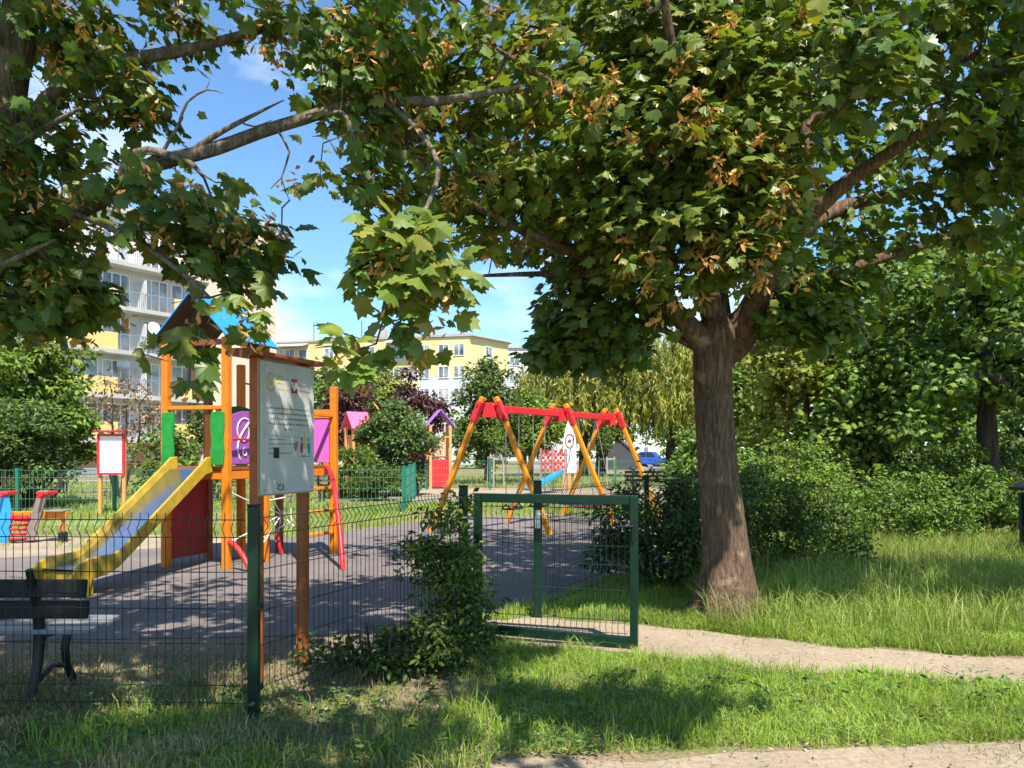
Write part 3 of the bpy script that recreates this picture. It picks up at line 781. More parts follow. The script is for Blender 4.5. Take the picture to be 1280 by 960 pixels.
# vehicles on the parking lot
def car(p, rz, paintm, label, L=4.1, H=1.48, Wd=1.72):
    r = thing('parked_car', p, label, 'car', None, rz)
    h = L/2
    prof = [(-h,.38),(-h+.06,.70),(-h+.15,.90),(-h*.30,.98),(h-.25,.98),(h-.02,.86),(h,.36),(h*.80,.24),(-h*.8,.24)]
    m = MB(); m.prism(prof, (0,0,0), (1,0,0), Z3, Wd); m.build('body', M[paintm], r, bevel=.09, world=False)
    cab = [(-h*.40,.96),(-h*.12,H-.06),(h*.05,H),(h*.60,H-.04),(h-.16,.96)]
    m = MB(); m.prism(cab, (0,0,0), (1,0,0), Z3, Wd-.22); m.build('cabin', M[paintm], r, bevel=.07, world=False)
    for s in (-1, 1):
        m = MB(); m.prism([(-h*.30,1.0),(-h*.10,H-.13),(h*.22,H-.10),(h*.22,1.0)], (0,s*(Wd/2-.108),0), (1,0,0), Z3, .012); m.prism([(h*.27,1.0),(h*.27,H-.10),(h*.56,H-.13),(h*.78,1.0)], (0,s*(Wd/2-.108),0), (1,0,0), Z3, .012); m.build('side_window', M['glass'], r, world=False)
        for x in (-h*.62, h*.62):
            m = MB(); m.tube([(x,s*(Wd/2-.19),.31),(x,s*(Wd/2+.01),.31)], .31, 18); wh = m.build('wheel', M['rubber'], r, world=False)
            m = MB(); m.tube([(x,s*(Wd/2+.008),.31),(x,s*(Wd/2+.018),.31)], .19, 14); m.build('rim', M['galv'], wh, world=False)
        m = MB(); m.box((-h+.05,s*.62,.68), (.06,.30,.14)); m.build('headlight', M['white'], r, bevel=.02, world=False)
        m = MB(); m.box((h-.035,s*.66,.78), (.06,.22,.24)); m.build('tail_light', M['red'], r, bevel=.02, world=False)
    a = Vector((-h*.40,0,.98)); b = Vector((-h*.12,0,H-.07)); d = b-a
    m = MB(); m.prism([(.04,-.66),(d.length-.02,-.58),(d.length-.02,.58),(.04,.66)], a+Vector((-.012,0,.012)), d, (0,1,0), .012); m.build('windscreen', M['glass'], r, world=False)
M['glass'] = paint('dark_glass', (.03,.04,.05), .08, .1, bump=0, spec=.8)
M['car_blue'] = paint('blue_car_paint', (.015,.10,.48), .22, .05, bump=0, spec=.7)
M['car_grey'] = paint('silver_car_paint', (.36,.40,.44), .25, .05, bump=0, spec=.7)
car(Vector((15.2,84,0)), R(150), 'car_blue', 'bright blue parked car seen under the trees right of the swing set', 4.0, 1.62)
car(Vector((12.1,84.5,0)), R(200), 'car_grey', 'pale grey parked car between the blue car and the dark gabled shed')
vr = thing('parked_van', Vector((18.6,93,0)), 'white box van parked behind the blue car', 'van', None, R(185))
m = MB(); m.prism([(-2.6,.4),(-2.5,1.15),(-1.9,1.3),(-1.35,2.1),(2.6,2.2),(2.6,.4)], (0,0,0), (1,0,0), Z3, 1.95); m.build('body', M['white'], vr, bevel=.08, world=False)
m = MB(); m.prism([(-1.8,1.32),(-1.32,1.98),(-.5,2.0),(-.5,1.32)], (0,.98,0), (1,0,0), Z3, .03); m.prism([(-1.8,1.32),(-1.32,1.98),(-.5,2.0),(-.5,1.32)], (0,-.98,0), (1,0,0), Z3, .03); m.build('side_window', M['glass'], vr, world=False)
for x in (-1.6, 1.5):
    for s in (-1, 1):
        m = MB(); m.tube([(x,s*.78,.36),(x,s*.99,.36)], .36, 18); m.build('wheel', M['rubber'], vr, world=False)
sh = thing('gabled_shed', at(776,578,70)*Vector((1,1,0)), 'dark grey gabled shed with a rusty orange side under the trees', 'shed', None, R(-12))
m = MB(); m.prism([(-1.6,0),(1.6,0),(1.6,1.2),(0,2.6),(-1.6,1.2)], (0,0,0), (1,0,0), Z3, 3.0); m.build('wall', M['rust_orange'], sh, world=False)
M['slate'] = paint('dark_slate', (.06,.065,.075), .7, .15)
m = MB(); m.prism([(-1.55,.02),(1.55,.02),(1.55,1.15),(0,2.5),(-1.55,1.15)], (0,-1.52,0), (1,0,0), Z3, .03); m.build('front_board', M['slate'], sh, world=False)
for s in (-1, 1):
    m = MB(); m.prism([(0,-1.65),(2.3,-1.65),(2.3,1.65),(0,1.65)], (0,0,2.66), (s*1.6,0,-1.4), (0,1,0), .05); m.build('roof', M['slate'], sh, world=False)
# ------------------------------------------------------------------ leaves
def lumps(rx, h, k, ry=.7):
    """uneven outline for a thicket: k mounds of different height"""
    return [(rx*(2*i/(k-1)-1)+random.uniform(-.2,.2), random.uniform(-.4,.4), h*q*.5, rx/k*random.uniform(1.0,1.6), ry, h*q*.55) for i, q in enumerate(random.uniform(.5,1.05) for _ in range(k))]
def norm(a): return a/np.maximum(np.linalg.norm(a, axis=-1, keepdims=True), 1e-9)
_r = [(.15,-.09),(.43,-.05),(.35,.10),(.62,.33),(.52,.40),(.60,.54),(.34,.54),(.33,.72),(.15,.74),(0,1.0)]
_out = [(0,0)]+_r+[(-x, y) for x, y in reversed(_r[:-1])]
MAPLE_V = np.array([(0,.30,.03)]+[(x, y, -.22*abs(x)-.16*y*y) for x, y in _out], dtype=float)
MAPLE_T = np.array([(0, 1+i, 1+(i+1) % len(_out)) for i in range(len(_out))])
OVAL_V = np.array([(0,0,0),(.26,.35,-.05),(.20,.72,-.08),(0,1,-.14),(-.20,.72,-.08),(-.26,.35,-.05),(0,.5,.05)])
OVAL_T = np.array([(0,1,6),(1,2,6),(2,3,6),(3,4,6),(4,5,6),(5,0,6)])
KITE_V = np.array([(0,0,0),(.33,.42,-.06),(0,1,-.10),(-.33,.42,-.06),(0,.45,.05)])
KITE_T = np.array([(0,1,4),(1,2,4),(2,3,4),(3,0,4)])
LONG_V = np.array([(0,0,0),(.10,.4,-.02),(0,1,-.06),(-.10,.4,-.02)]); LONG_T = np.array([(0,1,2),(0,2,3)])
WING_V = np.array([(0,0,0),(.17,.30,.03),(.24,.75,-.03),(.05,1,-.06),(-.13,.62,0)]); WING_T = np.array([(0,1,4),(1,2,4),(2,3,4)])

def place(tv, tt, P, axis, up, size):
    """copies of a leaf: P base points, axis = leaf direction, up ~ face normal, size per leaf"""
    y = norm(axis); x = norm(np.cross(y, up)); z = np.cross(x, y)
    wx = rng.uniform(.78, 1.08, len(P))[:, None, None]; wz = rng.uniform(-.3, 3.0, len(P))[:, None, None]
    V = P[:, None, :]+size[:, None, None]*(wx*tv[None, :, 0, None]*x[:, None, :]+tv[None, :, 1, None]*y[:, None, :]+wz*tv[None, :, 2, None]*z[:, None, :])
    n, k = len(P), len(tv)
    T = (tt[None]+(np.arange(n)*k)[:, None, None]).reshape(-1, 3)
    return V.reshape(-1, 3), T

def join(parts):
    V, T, Mi, b = [], [], [], 0
    for v, t, mi in parts:
        if len(v) == 0: continue
        V.append(v); T.append(t+b); Mi.append(np.full(len(t), mi)); b += len(v)
    return np.concatenate(V), np.concatenate(T), np.concatenate(Mi)

def ellip(n, c, r, shell=.45):
    d = norm(rng.normal(size=(n, 3)))
    q = rng.random(n)**(shell)
    return np.array(c)+d*q[:, None]*np.array(r)

def spray_leaves(S, outd, m, size, spread, droop=.35, tilt=.45, tv=MAPLE_V, tt=MAPLE_T, face=.75):
    """m leaves round every twig tip S, reaching out sideways and drooping"""
    n = len(S)
    a = rng.random((n, m))*2*np.pi
    d = np.stack([np.cos(a), np.sin(a), rng.normal(0, .25, (n, m))-droop], -1)+.55*outd[:, None, :]*np.array([1,1,.3])
    d = norm(d)
    sz = size*rng.uniform(.45, 1.25, (n, m))
    P = S[:, None, :]+d*(spread*rng.uniform(.15, 1.0, (n, m)))[..., None]+rng.normal(0, spread*.28, (n, m, 3))
    up = np.array([0,0,.8])+rng.normal(0, tilt, (n, m, 3))+.25*d+face*outd[:, None, :]
    return place(tv, tt, P.reshape(-1,3), d.reshape(-1,3), up.reshape(-1,3), sz.ravel())

def seed_bunches(S, size=.055, m=11):
    n = len(S); a = rng.random((n, m))*2*np.pi
    d = norm(np.stack([np.cos(a)*.75, np.sin(a)*.75, rng.uniform(-1.3, .1, (n, m))], -1))
    P = S[:, None, :]+rng.normal(0, .034, (n, m, 3))-np.array([0,0,.03])
    return place(WING_V, WING_T, P.reshape(-1,3), d.reshape(-1,3), rng.normal(size=(n*m,3)), size*rng.uniform(.7,1.2,n*m))

def twigs(nodes, S, r0=.0028, jit=.06, rmax=.02):
    """join every twig tip to the nearest wood already there; returns thin tapering prisms"""
    nodes = np.asarray(nodes, float)
    d0 = np.array([np.min(np.sum((nodes-s)**2, 1)) for s in S])
    N = len(nodes); cap = N+len(S)*4
    pos = np.zeros((cap, 3)); pos[:N] = nodes; par = np.full(cap, -1); k = N
    for i in np.argsort(d0):
        s = S[i]; dd = np.sum((pos[:k]-s)**2, 1); j = int(np.argmin(dd)); a = pos[j]; L = math.sqrt(dd[j])
        if L > 4.5: continue
        prev = j; ns = 2 if L > .25 else 1
        for q in range(1, ns+1):
            t = q/ns; p = a+(s-a)*t
            if q < ns: p = p+rng.normal(0, jit*L, 3)+np.array([0,0,.10*L])
            pos[k] = p; par[k] = prev; prev = k; k += 1
    cnt = np.zeros(k); 
    for i in range(k-1, N-1, -1):
        cnt[i] += 1; 
        if par[i] >= N: cnt[par[i]] += cnt[i]
    idx = np.arange(N, k); A = pos[par[idx]]; B = pos[idx]
    rb = np.minimum(rmax, r0*np.sqrt(cnt[idx])); ra = rb*1.08
    d = norm(B-A); ref = np.where(np.abs(d[:, 2:3]) > .9, np.array([[1.,0,0]]), np.array([[0,0,1.]]))
    x = norm(np.cross(d, ref)); y = np.cross(d, x); n = len(idx)
    V = np.zeros((n, 6, 3))
    for q in range(3):
        c_, s_ = math.cos(q*2.094), math.sin(q*2.094); o = x*c_+y*s_
        V[:, q] = A+o*ra[:, None]; V[:, 3+q] = B+o*rb[:, None]
    tt = []
    for q in range(3):
        q2 = (q+1) % 3; tt += [(q, q2, 3+q2), (q, 3+q2, 3+q)]
    T = (np.array(tt)[None]+(np.arange(n)*6)[:, None, None]).reshape(-1, 3)
    return V.reshape(-1, 3), T

def project(P):
    Y = np.maximum(P[:, 1], .05)
    return 640+P[:, 0]/Y*F, HY-(P[:, 2]-CH)/Y*F

def resample(pts, step=.12, jit=1.0):
    """pts: list of (px,py,Y,r) -> smooth list of points and radii"""
    P = [at(a, b, c) if not isinstance(a, Vector) else a for a, b, c, _ in pts]; rr = [q[3] for q in pts]
    out, ro = [], []
    for i in range(len(P)-1):
        p0 = P[max(i-1,0)]; p1 = P[i]; p2 = P[i+1]; p3 = P[min(i+2,len(P)-1)]
        n = max(2, int((p2-p1).length/step))
        for q in range(n):
            t = q/n
            v = .5*((2*p1)+(p2-p0)*t+(2*p0-5*p1+4*p2-p3)*t*t+(3*p1-p0-3*p2+p3)*t**3)
            out.append(v); ro.append(rr[i]+(rr[i+1]-rr[i])*t)
    out.append(P[-1]); ro.append(rr[-1])
    for i in range(1, len(out)-1):
        q = out[i]; a = min(ro[i], .06)*.55*jit
        out[i] = q+Vector((noise.noise(q*2.2), noise.noise(q*2.2+Vector((7,1,2))), .5*noise.noise(q*2.2+Vector((1,9,4)))))*a
    return out, ro

def limb(m, pts, nodes, n=10, step=.12):
    P, r = resample(pts, step)
    m.tube(P, r, n, fn=lambda i, an, p: 1+.10*noise.noise((p.x*7+math.cos(an)*1.3, p.y*7+math.sin(an)*1.3, p.z*7)))
    nodes.extend([tuple(p) for p in P[len(P)//5:]])

M['bark_main'] = barkmat('maple_bark', (.045,.029,.019), (.22,.145,.095), (.36,.26,.175), 2.0, .57)
M['bark_left'] = barkmat('lichened_bark', (.075,.058,.042), (.25,.21,.16), (.33,.31,.17), 1.6, .60)
M['bark_far'] = barkmat('dark_bark', (.025,.02,.015), (.09,.07,.05), None, .6)
M['twig'] = paint('twig_bark', (.085,.062,.045), .85, .3, 20, spec=.1)
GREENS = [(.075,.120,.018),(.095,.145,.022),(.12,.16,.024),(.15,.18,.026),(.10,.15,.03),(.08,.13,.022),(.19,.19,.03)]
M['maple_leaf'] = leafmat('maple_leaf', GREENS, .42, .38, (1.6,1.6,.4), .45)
M['maple_leaf_dark'] = leafmat('shaded_maple_leaf', [(.056,.100,.017),(.066,.118,.02),(.08,.13,.02),(.10,.145,.02),(.14,.145,.026)], .44, .40, (1.55,1.6,.4), .5)  # same leaf in darker greens: crown shade put into the colour
M['seed'] = leafmat('maple_seed', [(.46,.25,.07),(.54,.30,.09),(.38,.19,.055),(.60,.42,.15),(.48,.24,.07)], .4, .6, (1.3,1.1,.7), .2)

# ------------------------------------------------------------------ the big maple by the gate
def out_from(S, axis_xy):
    d = S-np.array([axis_xy[0], axis_xy[1], 0]); d[:, 2] = 0
    return norm(d)

def keep_out(S, holes):
    px, py = project(S)
    ok = np.ones(len(S), bool)
    for cx, cy, rx, ry in holes: ok &= ((px-cx)/rx)**2+((py-cy)/ry)**2 > 1
    return S[ok]

def pxclump(n, px, py, Y, rx, ry, rz, shell=.45): return ellip(n, at(px, py, Y), (rx, ry, rz), shell)

tb = gnd(908, 772)
mt = thing('maple_tree', tb, 'large maple with flared rough trunk and spreading crown, just right of the gate', 'tree')
m = MB(); nodes = []
Ytr = tb.y
tr = [(910,790,Ytr,.40),(909,772,Ytr,.36),(909,758,Ytr,.315),(909,740,Ytr,.272),(908,700,Ytr,.222),(904,650,Ytr,.200),(899,600,Ytr,.187),(895,550,Ytr,.178),(892,500,Ytr,.175),(891,460,Ytr,.180),(893,430,Ytr,.192),(896,408,Ytr,.180),(898,395,Ytr,.08)]
P, r = resample(tr, .06, 0)
def flare(i, an, p):
    z = max(p.z, 0); k = math.exp(-z/.30)
    return 1+k*(.20*math.sin(5*an+1.0)+.12*math.sin(3*an+.4))+.030*noise.noise((math.cos(an)*2.2, math.sin(an)*2.2, z*1.0))+.030*noise.noise((math.cos(an)*9, math.sin(an)*9, z*2))
m.tube(P, r, 40, fn=flare)
LIMBS = [
 [(903,432,7.35,.15),(893,395,7.3,.125),(883,358,7.2,.105),(870,250,6.8,.08),(850,120,6.2,.055),(830,-10,5.8,.03),(825,-60,5.7,.015)],
 [(903,432,7.4,.16),(935,392,7.3,.125),(960,345,7.0,.105),(985,300,6.8,.09),(1021,259,6.6,.075),(1085,210,6.4,.06),(1180,150,6.0,.035),(1260,110,5.7,.012)],
 [(908,440,7.45,.15),(927,427,7.45,.125),(959,381,7.6,.095),(998,358,7.8,.08),(1080,330,8,.06),(1180,300,8.3,.03),(1290,270,8.6,.012)],
 [(985,300,6.85,.07),(1040,266,7.0,.06),(1090,250,7.2,.055),(1156,236,7.3,.045),(1270,205,7.5,.02)],
 [(975,318,6.9,.085),(998,240,7.1,.08),(1010,169,7.2,.075),(1032,94,7.4,.06),(1062,8,7.6,.045),(1075,-100,7.8,.03),(1090,-220,7.9,.012)],
 [(1010,169,7.2,.05),(1055,124,7.0,.045),(1137,109,6.6,.035),(1230,60,6.2,.015)],
 [(886,445,7.35,.14),(868,418,7.2,.11),(840,385,7.1,.088),(797,341,6.9,.068),(719,315,6.6,.052),(670,296,6.3,.04),(590,255,5.8,.025),(520,200,5.4,.012)],
 [(820,362,7.0,.05),(790,346,7.0,.042),(700,342,6.9,.03),(600,345,6.7,.012)],
 [(905,420,7.55,.14),(897,363,7.65,.11),(905,200,8,.09),(890,50,8.4,.07),(880,-150,8.6,.05),(875,-330,8.6,.02)],
 [(880,440,7.3,.05),(850,425,7.3,.038),(810,408,7.2,.022),(740,437,7,.010)],
 [(905,240,7.9,.06),(960,120,8.6,.05),(1000,-20,9.2,.03)],
 [(870,250,6.85,.05),(790,170,6.3,.04),(700,110,5.9,.028),(620,60,5.6,.012)],
 [(719,315,6.6,.035),(640,230,6.4,.028),(561,225,6.1,.02),(494,169,5.8,.010)],
]
for L_ in LIMBS: limb(m, L_, nodes)
m.build('trunk', M['bark_main'], mt)
HOLES = [(630,395,62,52),(450,400,52,42),(905,470,50,70),(610,330,26,14)]
mid = [
 pxclump(165, 870,200, 6.2, .90,.55,1.15,.4), pxclump(95, 935,255, 6.2, .50,.42,.62), pxclump(70, 800,40, 6.5, 1.1,.5,.6), pxclump(60, 780,250,6.3,.5,.4,.6),
 pxclump(75, 940,60,6.4,.75,.6,.75),
 pxclump(84, 660,150, 6.4, 1.1,.9,.85), pxclump(46, 560,60, 6.2, .8,.7,.7), pxclump(48, 620,250,6.3,.75,.6,.35), pxclump(28, 490,110,6.0,.5,.6,.7),
 pxclump(70, 770,310,7.4,.8,.8,.35)]
dark = [pxclump(80, 735,385, 7.4, .95,.8,.33), pxclump(45, 745,425,7.2,.55,.5,.25), pxclump(30, 690,420,7.2,.16,.3,.3),
 pxclump(90, 1160,70, 5.5, .75,.6,.75), pxclump(100, 1120,240, 7.6, 1.35,1.2,.85), pxclump(66, 1030,365,7.6,.75,.7,.36), pxclump(50,1000,400,7.2,.45,.5,.25),
 pxclump(54, 1210,300,7.8,.8,.9,.5), pxclump(60,1240,180,6.4,.55,.6,.7), pxclump(110, 950,110, 8.4, 2.0,1.2,1.3), pxclump(60,1290,40,6.2,.7,.8,.8)]
top = [ellip(230, (2.0,8.9,7.2), (3.4,2.8,1.5), .5), ellip(50, (4.6,8.6,5.6), (1.4,1.8,1.0)), ellip(120, (1.0,9.2,5.0),(2.2,1.0,1.2)), ellip(80,(2.6,7.2,6.2),(1.6,.9,.7))]
gb = np.stack([rng.uniform(2.5,6.4,260), rng.uniform(7.7,9.9,260), np.zeros(260)], 1); gz = rng.uniform(5.9,6.9,260); gb = gb+(np.array([sd.x, sd.y, 0])/sd.z)*gz[:, None]; gb[:, 2] = gz; top.append(gb)  # unseen leaves added sunward of the right grass to shade it
Sm = keep_out(np.concatenate(mid), HOLES); Sd = keep_out(np.concatenate(dark), HOLES)
St = np.concatenate(top); px, py = project(St); St = keep_out(St, HOLES)
ax_ = (2.05, 7.6)
SH = np.array([sd.x, sd.y, 0])/sd.z
def sun_gaps(S, pts):                                          # openings that let the sun reach the bole
    for c_, r_ in pts:
        q = np.array(c_)[None]+(S[:, 2]-c_[2])[:, None]*SH[None]
        S = S[np.hypot(S[:, 0]-q[:, 0], S[:, 1]-q[:, 1]) > r_]
    return S
GAPS = [((2.15,7.15,.45), .34), ((2.22,7.15,1.0), .24), ((2.05,7.15,1.55), .16), ((3.0,9.4,1.2), .4), ((3.9,9.5,1.2), .5)]
Sm, Sd, St = sun_gaps(Sm, GAPS), sun_gaps(Sd, GAPS), sun_gaps(St, GAPS)
parts = []
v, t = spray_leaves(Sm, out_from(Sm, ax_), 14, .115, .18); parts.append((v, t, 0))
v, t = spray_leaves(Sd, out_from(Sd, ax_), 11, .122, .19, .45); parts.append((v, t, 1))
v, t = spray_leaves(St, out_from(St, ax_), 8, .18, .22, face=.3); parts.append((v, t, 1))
Sall = np.concatenate([Sm, Sd, St]); v, t = twigs(nodes, Sall); parts.append((v, t, 2))
sel = (rng.random(len(Sm)) < .9) & (np.array([noise.noise(p_*1.5) for p_ in Sm]) > -.02); q = Sm[sel]+rng.normal(0,.10,(sel.sum(),3))-np.array([0,.06,.05]); v, t = seed_bunches(q, .078, 17); parts.append((v, t, 3))
V, T, Mi = join(parts)
np_obj('crown', V, T, [M['maple_leaf'], M['maple_leaf_dark'], M['twig'], M['seed']], mt, Mi, mt.location)
print('maple tris', len(T))

# ------------------------------------------------------------------ the maple at the left edge, its boughs over the view
lb = Vector((-4.7, 5.1, 0))
lt = thing('maple_tree', lb, 'maple at the left edge with lichened grey boughs reaching over the bench and slide', 'tree')
m = MB(); nodes = []
LW = [
 [(lb-Z3*.1,0,0,.30),(lb+Z3*.25,0,0,.24),(at(-170,470,5.1),0,0,.20),(at(-110,360,5.05),0,0,.17),(at(-40,250,5),0,0,.145),(at(2,150,5),0,0,.125),(at(18,60,5),0,0,.115),(at(30,-40,5),0,0,.10),(at(30,-200,5),0,0,.08),(at(20,-380,4.6),0,0,.03)],
 [(at(-75,310,5),0,0,.10),(at(-10,292,4.95),0,0,.085),(at(60,275,4.9),0,0,.07),(at(94,262,4.8),0,0,.062),(at(150,232,4.8),0,0,.055),(at(195,206,4.8),0,0,.052),(at(244,191,4.8),0,0,.045),(at(326,165,4.9),0,0,.040),(at(375,150,4.9),0,0,.038),(at(430,132,5),0,0,.038),(at(480,127,5),0,0,.034),(at(560,125,5.1),0,0,.03),(at(650,108,5.2),0,0,.012)],
 [(at(235,193,4.8),0,0,.022),(at(262,172,4.8),0,0,.02),(at(300,152,4.8),0,0,.015),(at(355,125,4.8),0,0,.004)],
 [(at(225,150,4.8),0,0,.010),(at(234,127,4.8),0,0,.008),(at(259,112,4.8),0,0,.006),(at(279,117,4.8),0,0,.002)],
 [(at(257,113,4.8),0,0,.005),(at(262,101,4.8),0,0,.002)],
 [(at(195,206,4.8),0,0,.014),(at(212,175,4.8),0,0,.011),(at(228,146,4.8),0,0,.009)],
 [(at(300,152,4.8),0,0,.007),(at(318,158,4.75),0,0,.005),(at(340,150,4.7),0,0,.002)],
 [(at(250,215,4.65),0,0,.007),(at(270,228,4.6),0,0,.005),(at(290,226,4.55),0,0,.002)],
 [(at(345,160,4.9),0,0,.009),(at(362,190,4.8),0,0,.007),(at(352,222,4.7),0,0,.005),(at(362,250,4.65),0,0,.002)],
 [(at(352,222,4.7),0,0,.004),(at(338,236,4.65),0,0,.002)],
 [(at(145,235,4.8),0,0,.028),(at(160,200,4.75),0,0,.028),(at(185,188,4.75),0,0,.026),(at(215,196,4.7),0,0,.026),(at(240,205,4.7),0,0,.018),(at(256,224,4.65),0,0,.006)],
 [(at(20,190,5),0,0,.06),(at(62,125,5),0,0,.05),(at(120,85,5.05),0,0,.044),(at(200,68,5.1),0,0,.04),(at(240,60,5.15),0,0,.036),(at(300,45,5.2),0,0,.03),(at(370,25,5.3),0,0,.02),(at(440,8,5.4),0,0,.010)],
 [(at(10,195,4.9),0,0,.03),(at(49,165,4.8),0,0,.022),(at(101,135,4.7),0,0,.010)],
 [(at(-60,400,4.9),0,0,.04),(at(-10,345,4.7),0,0,.03),(at(22,322,4.6),0,0,.02),(at(70,300,4.5),0,0,.010)],
 [(at(375,150,4.9),0,0,.016),(at(425,140,4.8),0,0,.014),(at(440,165,4.7),0,0,.012),(at(445,195,4.6),0,0,.006)],
 [(at(480,127,5),0,0,.02),(at(520,160,4.8),0,0,.018),(at(548,205,4.5),0,0,.015),(at(535,255,4.2),0,0,.012),(at(510,300,4.05),0,0,.008)],
 [(at(30,-40,5),0,0,.08),(at(-60,-200,4.2),0,0,.07),(at(-200,-600,3.2),0,0,.06),(at(-400,-1500,2.2),0,0,.03)],
 [(at(30,-60,5),0,0,.07),(at(200,-260,4.6),0,0,.05),(at(330,-520,3.9),0,0,.03),(at(420,-900,3.1),0,0,.012)],
 [(at(30,-200,5),0,0,.07),(at(150,-340,5.6),0,0,.05),(at(300,-420,6.2),0,0,.03),(at(420,-460,6.6),0,0,.012)],
 [(at(90,265,4.8),0,0,.02),(at(170,300,4.4),0,0,.016),(at(232,345,4.0),0,0,.012),(at(262,372,3.8),0,0,.008)],
]
for L_ in LW: limb(m, [(p.to_tuple() and p, 0, 0, rr) for p, _, _, rr in L_], nodes, 9)
HL = [(12,80,34,80),(292,120,72,62),(330,190,50,45),(392,290,36,70),(232,150,20,30),(180,345,70,45),(160,400,75,45),(165,300,45,22),(300,210,45,26),(430,215,22,26)]
lp = [pxclump(54, 70,110, 5.0, .66,.7,.62), pxclump(36,40,30,5.0,.6,.7,.35), pxclump(48, 45,318,4.9,.38,.45,.38), pxclump(36,20,215,4.8,.3,.4,.35), pxclump(26,30,385,4.8,.26,.3,.18), pxclump(40,95,375,4.7,.14,.25,.20),
 pxclump(36, 250,275,4.5,.46,.45,.18), pxclump(24,305,312,4.4,.26,.3,.22), pxclump(14,215,232,4.7,.4,.4,.12), pxclump(12,110,262,4.8,.35,.4,.15),
 pxclump(48, 440,95,5.1,.40,.5,.50), pxclump(26,500,40,5.2,.45,.5,.35), pxclump(26,340,15,5.3,.7,.5,.18), pxclump(18,180,25,5.2,.5,.5,.22), pxclump(12,425,215,4.9,.22,.3,.18), pxclump(18,480,215,5.0,.2,.35,.25), pxclump(14,160,120,5.1,.3,.4,.22), pxclump(9,560,190,4.9,.25,.3,.2)]
Sl = keep_out(np.concatenate(lp), HL)
hang = np.array([at(*q) for q in ((250,372,3.8),(240,400,3.75),(228,425,3.7),(248,440,3.72),(236,462,3.7),(262,425,3.75),(200,425,3.72),(180,437,3.7),(305,380,3.8),(330,388,3.8),(285,365,3.8),(340,350,4.2),(318,405,3.9))])
c4 = np.concatenate([pxclump(34,505,320,4.0,.24,.25,.22), pxclump(9,545,350,4.0,.12,.2,.10), np.array([at(*q) for q in ((440,440,3.9),(425,415,3.8),(470,430,3.95),(452,462,3.9),(520,400,4.0),(545,385,4.05),(480,395,4.0),(530,425,4.1))])])
# same tree's unseen canopy above and behind the viewer, placed to cast shade
SH = np.array([sd.x, sd.y, 0])/sd.z
def canopy(n, x0, x1, y0, y1, z0, z1):
    g_ = np.stack([rng.uniform(x0,x1,n), rng.uniform(y0,y1,n), np.zeros(n)], 1)
    z = rng.uniform(z0,z1,n); g_ = g_+SH*z[:, None]; g_[:, 2] = z; return g_
ov = np.concatenate([canopy(560,-5.5,.15,3.2,6.3,5.4,6.8), canopy(310,-9,-.3,6.3,9.5,5.6,7.0), ellip(60,(1.65,2.2,4.5),(.62,.50,.35),.5), ellip(60,(-4.6,4.6,6.3),(2.0,1.6,1.0))])
lit = np.array([(-.56,4.0,2.5),(-.9,5.6,0),(.3,5.5,0),(-2.2,4.7,0),(-2.9,5.6,0),(-.2,4.5,0),(-4.2,7.2,0),(-1.4,8.3,0),(1.4,6.1,3.9),(.9,6.3,4.6),(.2,6.3,4.3)]); rad = (.75,.42,.5,.3,.4,.35,.4,.45,1.1,1.1,.9)
for c_, r_ in zip(lit, rad):                                  # gaps in the canopy
    q = c_[None]+(ov[:, 2]-c_[2])[:, None]*SH[None]
    ov = ov[np.hypot(ov[:, 0]-q[:, 0], ov[:, 1]-q[:, 1]) > r_]
px, py = project(ov); ov = ov[(py < -60) | (ov[:, 1] < .8)]
parts = []; ax_ = (-4.3, 5.0)
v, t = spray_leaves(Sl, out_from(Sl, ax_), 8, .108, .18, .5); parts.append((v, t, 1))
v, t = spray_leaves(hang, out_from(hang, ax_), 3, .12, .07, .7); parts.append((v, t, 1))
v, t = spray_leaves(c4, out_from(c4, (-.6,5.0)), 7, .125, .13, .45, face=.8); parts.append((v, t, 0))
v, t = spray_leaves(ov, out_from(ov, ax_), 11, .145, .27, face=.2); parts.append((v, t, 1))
v, t = twigs(nodes, np.concatenate([Sl, hang, c4, ov])); parts.append((v, t, 2))
sel = rng.random(len(Sl)) < .5; q = np.concatenate([Sl[sel]+rng.normal(0,.08,(sel.sum(),3)), c4[::2]-np.array([0,0,.06]), hang[::4]-np.array([0,0,.05])]); v, t = seed_bunches(q, .062, 15); parts.append((v, t, 3))
V, T, Mi = join(parts)
m.build('trunk', M['bark_left'], lt)
np_obj('crown', V, T, [M['maple_leaf'], M['maple_leaf_dark'], M['twig'], M['seed']], lt, Mi, lt.location)
print('left maple tris', len(T))

# ------------------------------------------------------------------ trees and shrubs further off
def lm(name, a, spread=.3, trans=.38, rough=.5):
    cs = [tuple(x*k for x in a) for k in (.62,.8,.95,1.1,1.3)]; cs.append((a[0]*1.7, a[1]*1.35, a[2]))
    return leafmat(name, cs, trans, rough, None, .35)
M['lf_mid'] = lm('mid_green_leaf', (0.085,0.145,0.024)); M['lf_bright'] = lm('bright_green_leaf', (0.105,0.168,0.026)); M['lf_dark'] = lm('dark_green_leaf', (0.063,0.102,0.022))
M['lf_plum'] = lm('plum_leaf', (0.069,0.029,0.031)); M['lf_willow'] = lm('willow_leaf', (0.190,0.209,0.041)); M['lf_juniper'] = lm('juniper_needles', (.075,.125,.036)) if 1 else lm('x', (0.057,0.097,0.029))
M['lf_grey'] = lm('dry_grey_leaf', (0.196,0.133,0.090)); M['lf_shrub'] = lm('shrub_leaf', (0.069,0.112,0.020)); M['lf_yel'] = lm('yellow_green_leaf', (0.161,0.184,0.023)); M['lf_bush_dark'] = lm('dark_shrub_leaf', (0.046,0.080,0.016))

